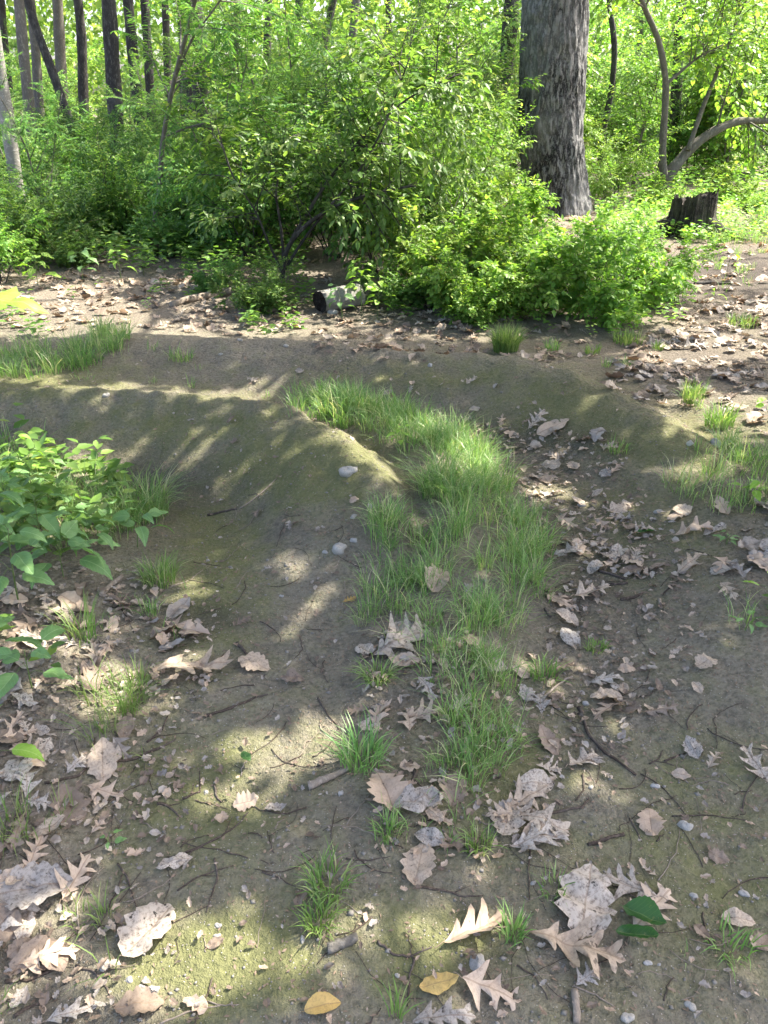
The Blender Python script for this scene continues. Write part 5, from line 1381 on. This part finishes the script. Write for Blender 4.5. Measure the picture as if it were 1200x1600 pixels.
TUFTS = [
 (790,548,.085,380,.14,.24,'round dense grass tuft at the foot of the bright shrubs','grass',.55),
 (862,548,.06,60,.06,.13,'loose small tuft right of the round dense one','grass',.5),
 (980,536,.10,150,.07,.14,'wide tuft at the foot of the yellow-green shrub','grass',.6),
 (925,552,.05,50,.05,.10,'low tuft left of the wide one','grass_dry',.6),
 (1027,545,.04,40,.05,.09,'pale little tuft at the litter edge','grass_dry',.6),
 (1160,508,.11,130,.06,.13,'blue-green tuft in the far right litter','grass',.6),
 (1078,632,.055,70,.10,.19,'upright tuft on the crest of the right berm','grass',.45),
 (1122,665,.07,150,.08,.17,'dense tuft on the right bank beside stones','grass',.55),
 (965,705,.05,60,.04,.09,'small flat tuft on the outer berm face','grass_dry',.8),
 (285,562,.07,60,.05,.10,'faint tuft on the far trail','grass',.6),
 (250,910,.055,150,.07,.15,'fan-shaped tuft at the left trail edge','grass',.65),
 (235,960,.03,40,.05,.10,'thin tuft just below the fan-shaped one','grass',.5),
 (225,800,.09,260,.14,.28,'long arching tuft at the corner of the left trail','grass',1.0),
 (565,1190,.055,160,.07,.13,'dark rounded tuft beside the wood splinter','grass',.7),
 (605,1305,.03,60,.05,.09,'small tuft below the broad tan leaf','grass',.6),
 (745,1325,.03,70,.04,.08,'small tuft left of the pale leaf heap','grass',.6),
 (515,1385,.045,90,.05,.10,'sparse tuft in the shade of the lower middle','grass',.7),
 (500,1440,.035,90,.04,.075,'bright yellow-green tuft in the lower sun patch','grass_dry',.75),
 (620,1590,.015,14,.05,.10,'few long blades at the bottom edge','grass_dry',.5),
 (800,1465,.025,50,.05,.09,'tuft right of the deep-lobed leaf','grass',.5),
 (930,1015,.03,60,.03,.055,'tiny bright tuft with a round leaf on the right trail','grass_dry',.7),
 (1140,1480,.04,50,.03,.07,'sparse low tuft at the lower right','grass_dry',.8),
 (865,1390,.03,36,.03,.06,'faint tuft above the lower right leaf group','grass',.7),
 (850,1060,.04,70,.05,.09,'yellowish tuft at the lower edge of the central grass','grass_dry',.7),
 (590,1060,.04,90,.05,.11,'tuft under the large torn leaf','grass',.85),
 (130,1000,.04,40,.10,.20,'tall loose tuft beside the big-leaved seedling','grass_dry',.6),
]
for q, (px, py, rad, n, L0, L1, lab, m_, lean) in enumerate(TUFTS):
    o = link('grass_tuft', tuft_mesh(40+q, n, rad, L0, L1, .0032 if py > 700 else .005, lean, M[m_])); b = gpx(px, py); o.location = b
    tag(o, lab, 'grass tuft')

# ------------------------------------------------------------------ ground cover under the shrubs
def cover(label, regions, mname, seed):
    rng = np.random.default_rng(seed); LS = Leaves()
    for poly, dens, hmax, l in regions:
        P = scatter(poly, dens, rng)
        for p in P:
            k_ = rng.integers(5, 11); h = hmax*rng.uniform(.35, 1); a = rng.uniform(0, 6.28)+np.arange(k_)*2.4
            z = np.linspace(.3, 1, k_)*h; d = np.stack([np.cos(a), np.sin(a), rng.uniform(-.2, .5, k_)], 1)
            sc = rng.uniform(.6, 1.2)*l
            lean = rng.normal(0, .15, 2)
            LS.add(np.stack([p[0]+lean[0]*z, p[1]+lean[1]*z, p[2]+z], 1)+d*[.01, .01, 0], d, Z+rng.normal(0, .3, (k_, 3)), sc, sc*.55)
    o = link('ground_cover', LS.mesh('ground_cover', M[mname]), kind='stuff'); tag(o, label, 'ground cover')
cover('low green seedlings carpeting the ground under the left thicket', [
  ([(-100,340),(330,330),(480,370),(480,440),(330,440),(200,425),(-100,430)], 60, .34, .075),
  ([(-200,265),(800,265),(800,335),(-200,345)], 14, .5, .11),
  ([(0,430),(330,440),(440,470),(420,520),(330,505),(120,470)], 7, .14, .055),
  ([(-60,470),(40,470),(90,530),(-60,560)], 30, .20, .07),
 ], 'leaf_cover', 301)
cover('low green seedlings under the middle thicket', [
  ([(380,450),(480,440),(490,520),(400,535),(370,500)], 60, .18, .06),
  ([(540,450),(760,450),(900,520),(760,525),(600,500)], 26, .18, .06),
 ], 'leaf_cover', 302)
cover('sunlit low plants along the far right path', [
  ([(930,330),(1320,300),(1320,372),(1120,385),(1050,375),(940,400)], 50, .26, .07),
  ([(900,250),(1400,240),(1400,310),(920,335)], 14, .5, .11),
  ([(1000,440),(1090,470),(1040,530),(900,545),(930,500)], 30, .18, .055),
 ], 'leaf_bright', 303)
cover('small green seedlings dotted along the trail edges', [
  ([(1130,690),(1240,660),(1240,1000),(1150,960)], 14, .10, .04),
  ([(100,1250),(200,1250),(200,1340),(100,1340)], 10, .05, .02),
  ([(-40,960),(120,960),(100,1150),(-40,1150)], 25, .12, .05),
  ([(0,690),(90,700),(200,780),(160,870),(0,890)], 110, .20, .075),
 ], 'leaf_cover', 304)

# ------------------------------------------------------------------ broad-leaved plants with single leaves
HL = {m_: [leaf_mesh('herb_leaf', 'ovate', M[m_], 5200+q, cup=.25, curl=.5, wave=.05, bend=.5, stem=0) for q in range(3)] for m_ in ('herb', 'herb_bright')}
MAP = [leaf_mesh('maple_leaf', 'maple', M['herb_bright'], 5300+q, cup=.15, curl=.3, wave=.06, bend=.2, stem=.3) for q in range(2)]
def leafy_plant(px, py, h, n, l, label, m_='herb', seed=0, lean=(0, 0), t0=.35, tip=True, world=None):
    rng = np.random.default_rng(seed+60); b = gpx(px, py) if world is None else np.array(world)
    root = thing('leafy_plant', label, 'plant', tuple(b)); T = Tubes()
    s = np.linspace(0, 1, 9); st = np.stack([lean[0]*s**1.6*h, lean[1]*s**1.6*h, s*h-.01], 1)
    T.add(st, np.linspace(.0035, .0015, 9)*max(.6, h/.35), 6)
    L = []
    for q in range(n):
        f = t0+(1-t0)*(q+.5)/n; p = np.array([np.interp(f, s, st[:, c]) for c in range(3)]); a = q*2.4+rng.uniform(-.4, .4)
        ll = l*rng.uniform(.75, 1.15)*(1.15-.45*f); pe = ll*rng.uniform(.35, .7)
        d = np.array([math.cos(a), math.sin(a), rng.uniform(.15, .5)]); e = p+nrm(d)*pe
        T.add(np.array([p, .5*(p+e)+[0, 0, .01], e]), np.array([.0016, .0013, .001])*max(.6, h/.35), 4)
        L.append((e, a, ll))
    link('stem', T.mesh('plant_stem', M['stem_green']), root)
    for e, a, ll in L:
        o = link('leaf', HL[m_][int(rng.integers(0, 3))], root)
        pitch = rng.uniform(.05, .6); x = np.array([math.cos(a)*math.cos(pitch), math.sin(a)*math.cos(pitch), -math.sin(pitch)])
        n_ = nrm(Z+rng.normal(0, .25, 3)); n_ = nrm(n_-x*(n_@x)); y = np.cross(n_, x); c = e+x*ll*.45
        o.matrix_local = Matrix(((x[0]*ll, y[0]*ll, n_[0]*ll, c[0]), (x[1]*ll, y[1]*ll, n_[1]*ll, c[1]), (x[2]*ll, y[2]*ll, n_[2]*ll, c[2]), (0, 0, 0, 1)))
    return root
PL = [
 (30,945,.34,7,.19,'tall broad-leaved plant with drooping leaves at the left edge','herb',(.1,0)),
 (100,905,.30,7,.17,'broad-leaved plant with large overlapping leaves left of the trail','herb',(.1,-.1)),
 (-30,900,.36,7,.18,'broad-leaved plant half outside the left edge','herb',(.2,0)),
 (70,870,.28,7,.16,'broad-leaved plant behind the large overlapping one','herb',(0,.1)),
 (140,865,.24,7,.13,'leafy plant with a reddish upright stem near the trail corner','herb',(.1,0)),
 (20,820,.28,6,.14,'leafy plant in the grass at the left','herb',(0,0)),
 (180,830,.20,6,.12,'small leafy plant at the trail corner','herb',(.15,0)),
 (50,1075,.17,4,.15,'big-leaved seedling in the left litter','herb',(.05,0)),
 (-20,1040,.20,5,.15,'dark big-leaved seedling cut by the left edge','herb',(.1,0)),
 (-10,1200,.10,3,.09,'small green seedling at the left edge','herb_bright',(.2,0)),
 (40,760,.24,9,.08,'narrow upright weed above the left grass','herb_bright',(0,0)),
 (10,790,.20,9,.09,'weed at the left edge of the grass','herb',(0,0)),
 (85,770,.20,8,.09,'leafy weed in the left grass bank','herb',(0,0)),
 (110,825,.22,7,.12,'leafy plant between the grass bank and the broad-leaved group','herb',(.1,0)),
 (215,855,.16,6,.10,'low leafy plant reaching over the trail edge','herb',(.2,0)),
 (55,800,.30,8,.12,'pale leafy plant behind the broad-leaved group','herb_bright',(.1,0)),
 (-10,860,.36,7,.16,'upright broad-leaved plant at the left edge','herb',(.2,0)),
 (1195,790,.12,5,.08,'bright seedling on the right bank at the edge','herb_bright',(-.2,0)),
 (1165,780,.08,4,.07,'low bright seedling left of the one at the right edge','herb_bright',(0,0)),
 (1200,660,.14,5,.08,'bright seedling at the right edge beside the sunlit litter','herb_bright',(-.2,0)),
 (1200,950,.12,4,.08,'pale green seedling at the right edge of the lower bank','herb_bright',(-.2,0)),
 (1165,985,.06,5,.05,'low herb at the foot of the right bank','herb',(-.1,0)),
 (1135,850,.05,7,.04,'tiny dark green herb on the right bank','herb',(0,0)),
 (625,705,.13,9,.055,'pale green sprout standing in the central grass','herb_bright',(.05,0)),
 (565,487,.42,14,.12,'tall herb with narrow leaves right of the cut log','herb_bright',(-.03,0)),
 (590,500,.33,12,.10,'second tall herb beside the one right of the log','herb_bright',(.05,0)),
 (535,500,.28,10,.10,'herb leaning over the cut log','herb',(-.1,0)),
 (1135,430,.22,5,.13,'lone seedling on the dark path','herb_bright',(0,0)),
 (1110,470,.10,4,.09,'seedling at the lower edge of the dark path','herb_bright',(0,0)),
 (190,440,.35,10,.11,'tall herb above the sunlit litter on the left','herb_bright',(0,0)),
 (225,430,.38,10,.11,'tall herb below the crooked sapling','herb_bright',(.05,0)),
 (60,450,.32,7,.14,'pale broad-leaved herb at the edge of the left thicket','herb_bright',(.1,0)),
 (130,440,.30,8,.13,'broad-leaved herb beside the sunlit litter','herb',(.1,0)),
 (170,1325,.05,4,.03,'tiny seedling beside the little orange leaf','herb',(.1,0)),
]
for q, (px, py, h, n, l, lab, m_, lean) in enumerate(PL): leafy_plant(px, py, h*(1 if l <= .11 or py < 700 else .85 if px < 80 else .58), int(n*1.5) if l > .11 else n, l*(.72 if l > .11 and py > 700 else 1), lab, m_, q, lean)

# maple sapling just outside the left edge, one leaf reaching into the picture
def maple():
    b = at(-170, 700, 1.75); b[2] = h1(b[0], b[1])
    root = thing('maple_sapling', 'maple sapling reaching one bright lobed leaf in at the left edge', 'sapling', tuple(b)); T = Tubes()
    hub = at(-150, 470, 1.85)-b
    stem = resample([[0, 0, -.02], [.02, .03, .5], hub+[-.05, 0, -.05], hub+[-.1, .05, .5]], 16); T.add(stem, np.linspace(.008, .003, 16), 7)
    tips = [(at(22, 478, 1.9)-b, .15, R(8), 0), (at(-110, 420, 1.95)-b, .13, R(60), 1), (at(-220, 500, 1.7)-b, .14, R(190), 0), (at(-170, 300, 2.0)-b, .12, R(100), 1), (at(-260, 380, 1.9)-b, .13, R(150), 0)]
    for e, l, a, v in tips:
        x = np.array([math.cos(a)*.97, math.sin(a)*.97, -.25]); st = e-x*l*.62
        k_ = int(np.argmin(np.linalg.norm(stem-st-[0, 0, -.08], axis=1)))
        T.add(resample([stem[k_], .5*(stem[k_]+st)+[0, 0, .03], st], 6), .0018, 5)
    link('stem', T.mesh('maple_stem', M['stem_red']), root)
    for e, l, a, v in tips:
        o = link('leaf', MAP[v], root); x = nrm(np.array([math.cos(a)*.97, math.sin(a)*.97, -.25])); n_ = nrm(np.array([.1, -.25, 1.])); n_ = nrm(n_-x*(n_@x)); y = np.cross(n_, x)
        o.matrix_local = Matrix(((x[0]*l, y[0]*l, n_[0]*l, e[0]), (x[1]*l, y[1]*l, n_[1]*l, e[1]), (x[2]*l, y[2]*l, n_[2]*l, e[2]), (0, 0, 0, 1)))
maple()

# ------------------------------------------------------------------ prototypes never placed are dropped
for L in PR.values():
    for p in L:
        if p.name not in _used:
            for ch in list(p.children): bpy.data.objects.remove(ch, do_unlink=True)
            bpy.data.objects.remove(p, do_unlink=True)
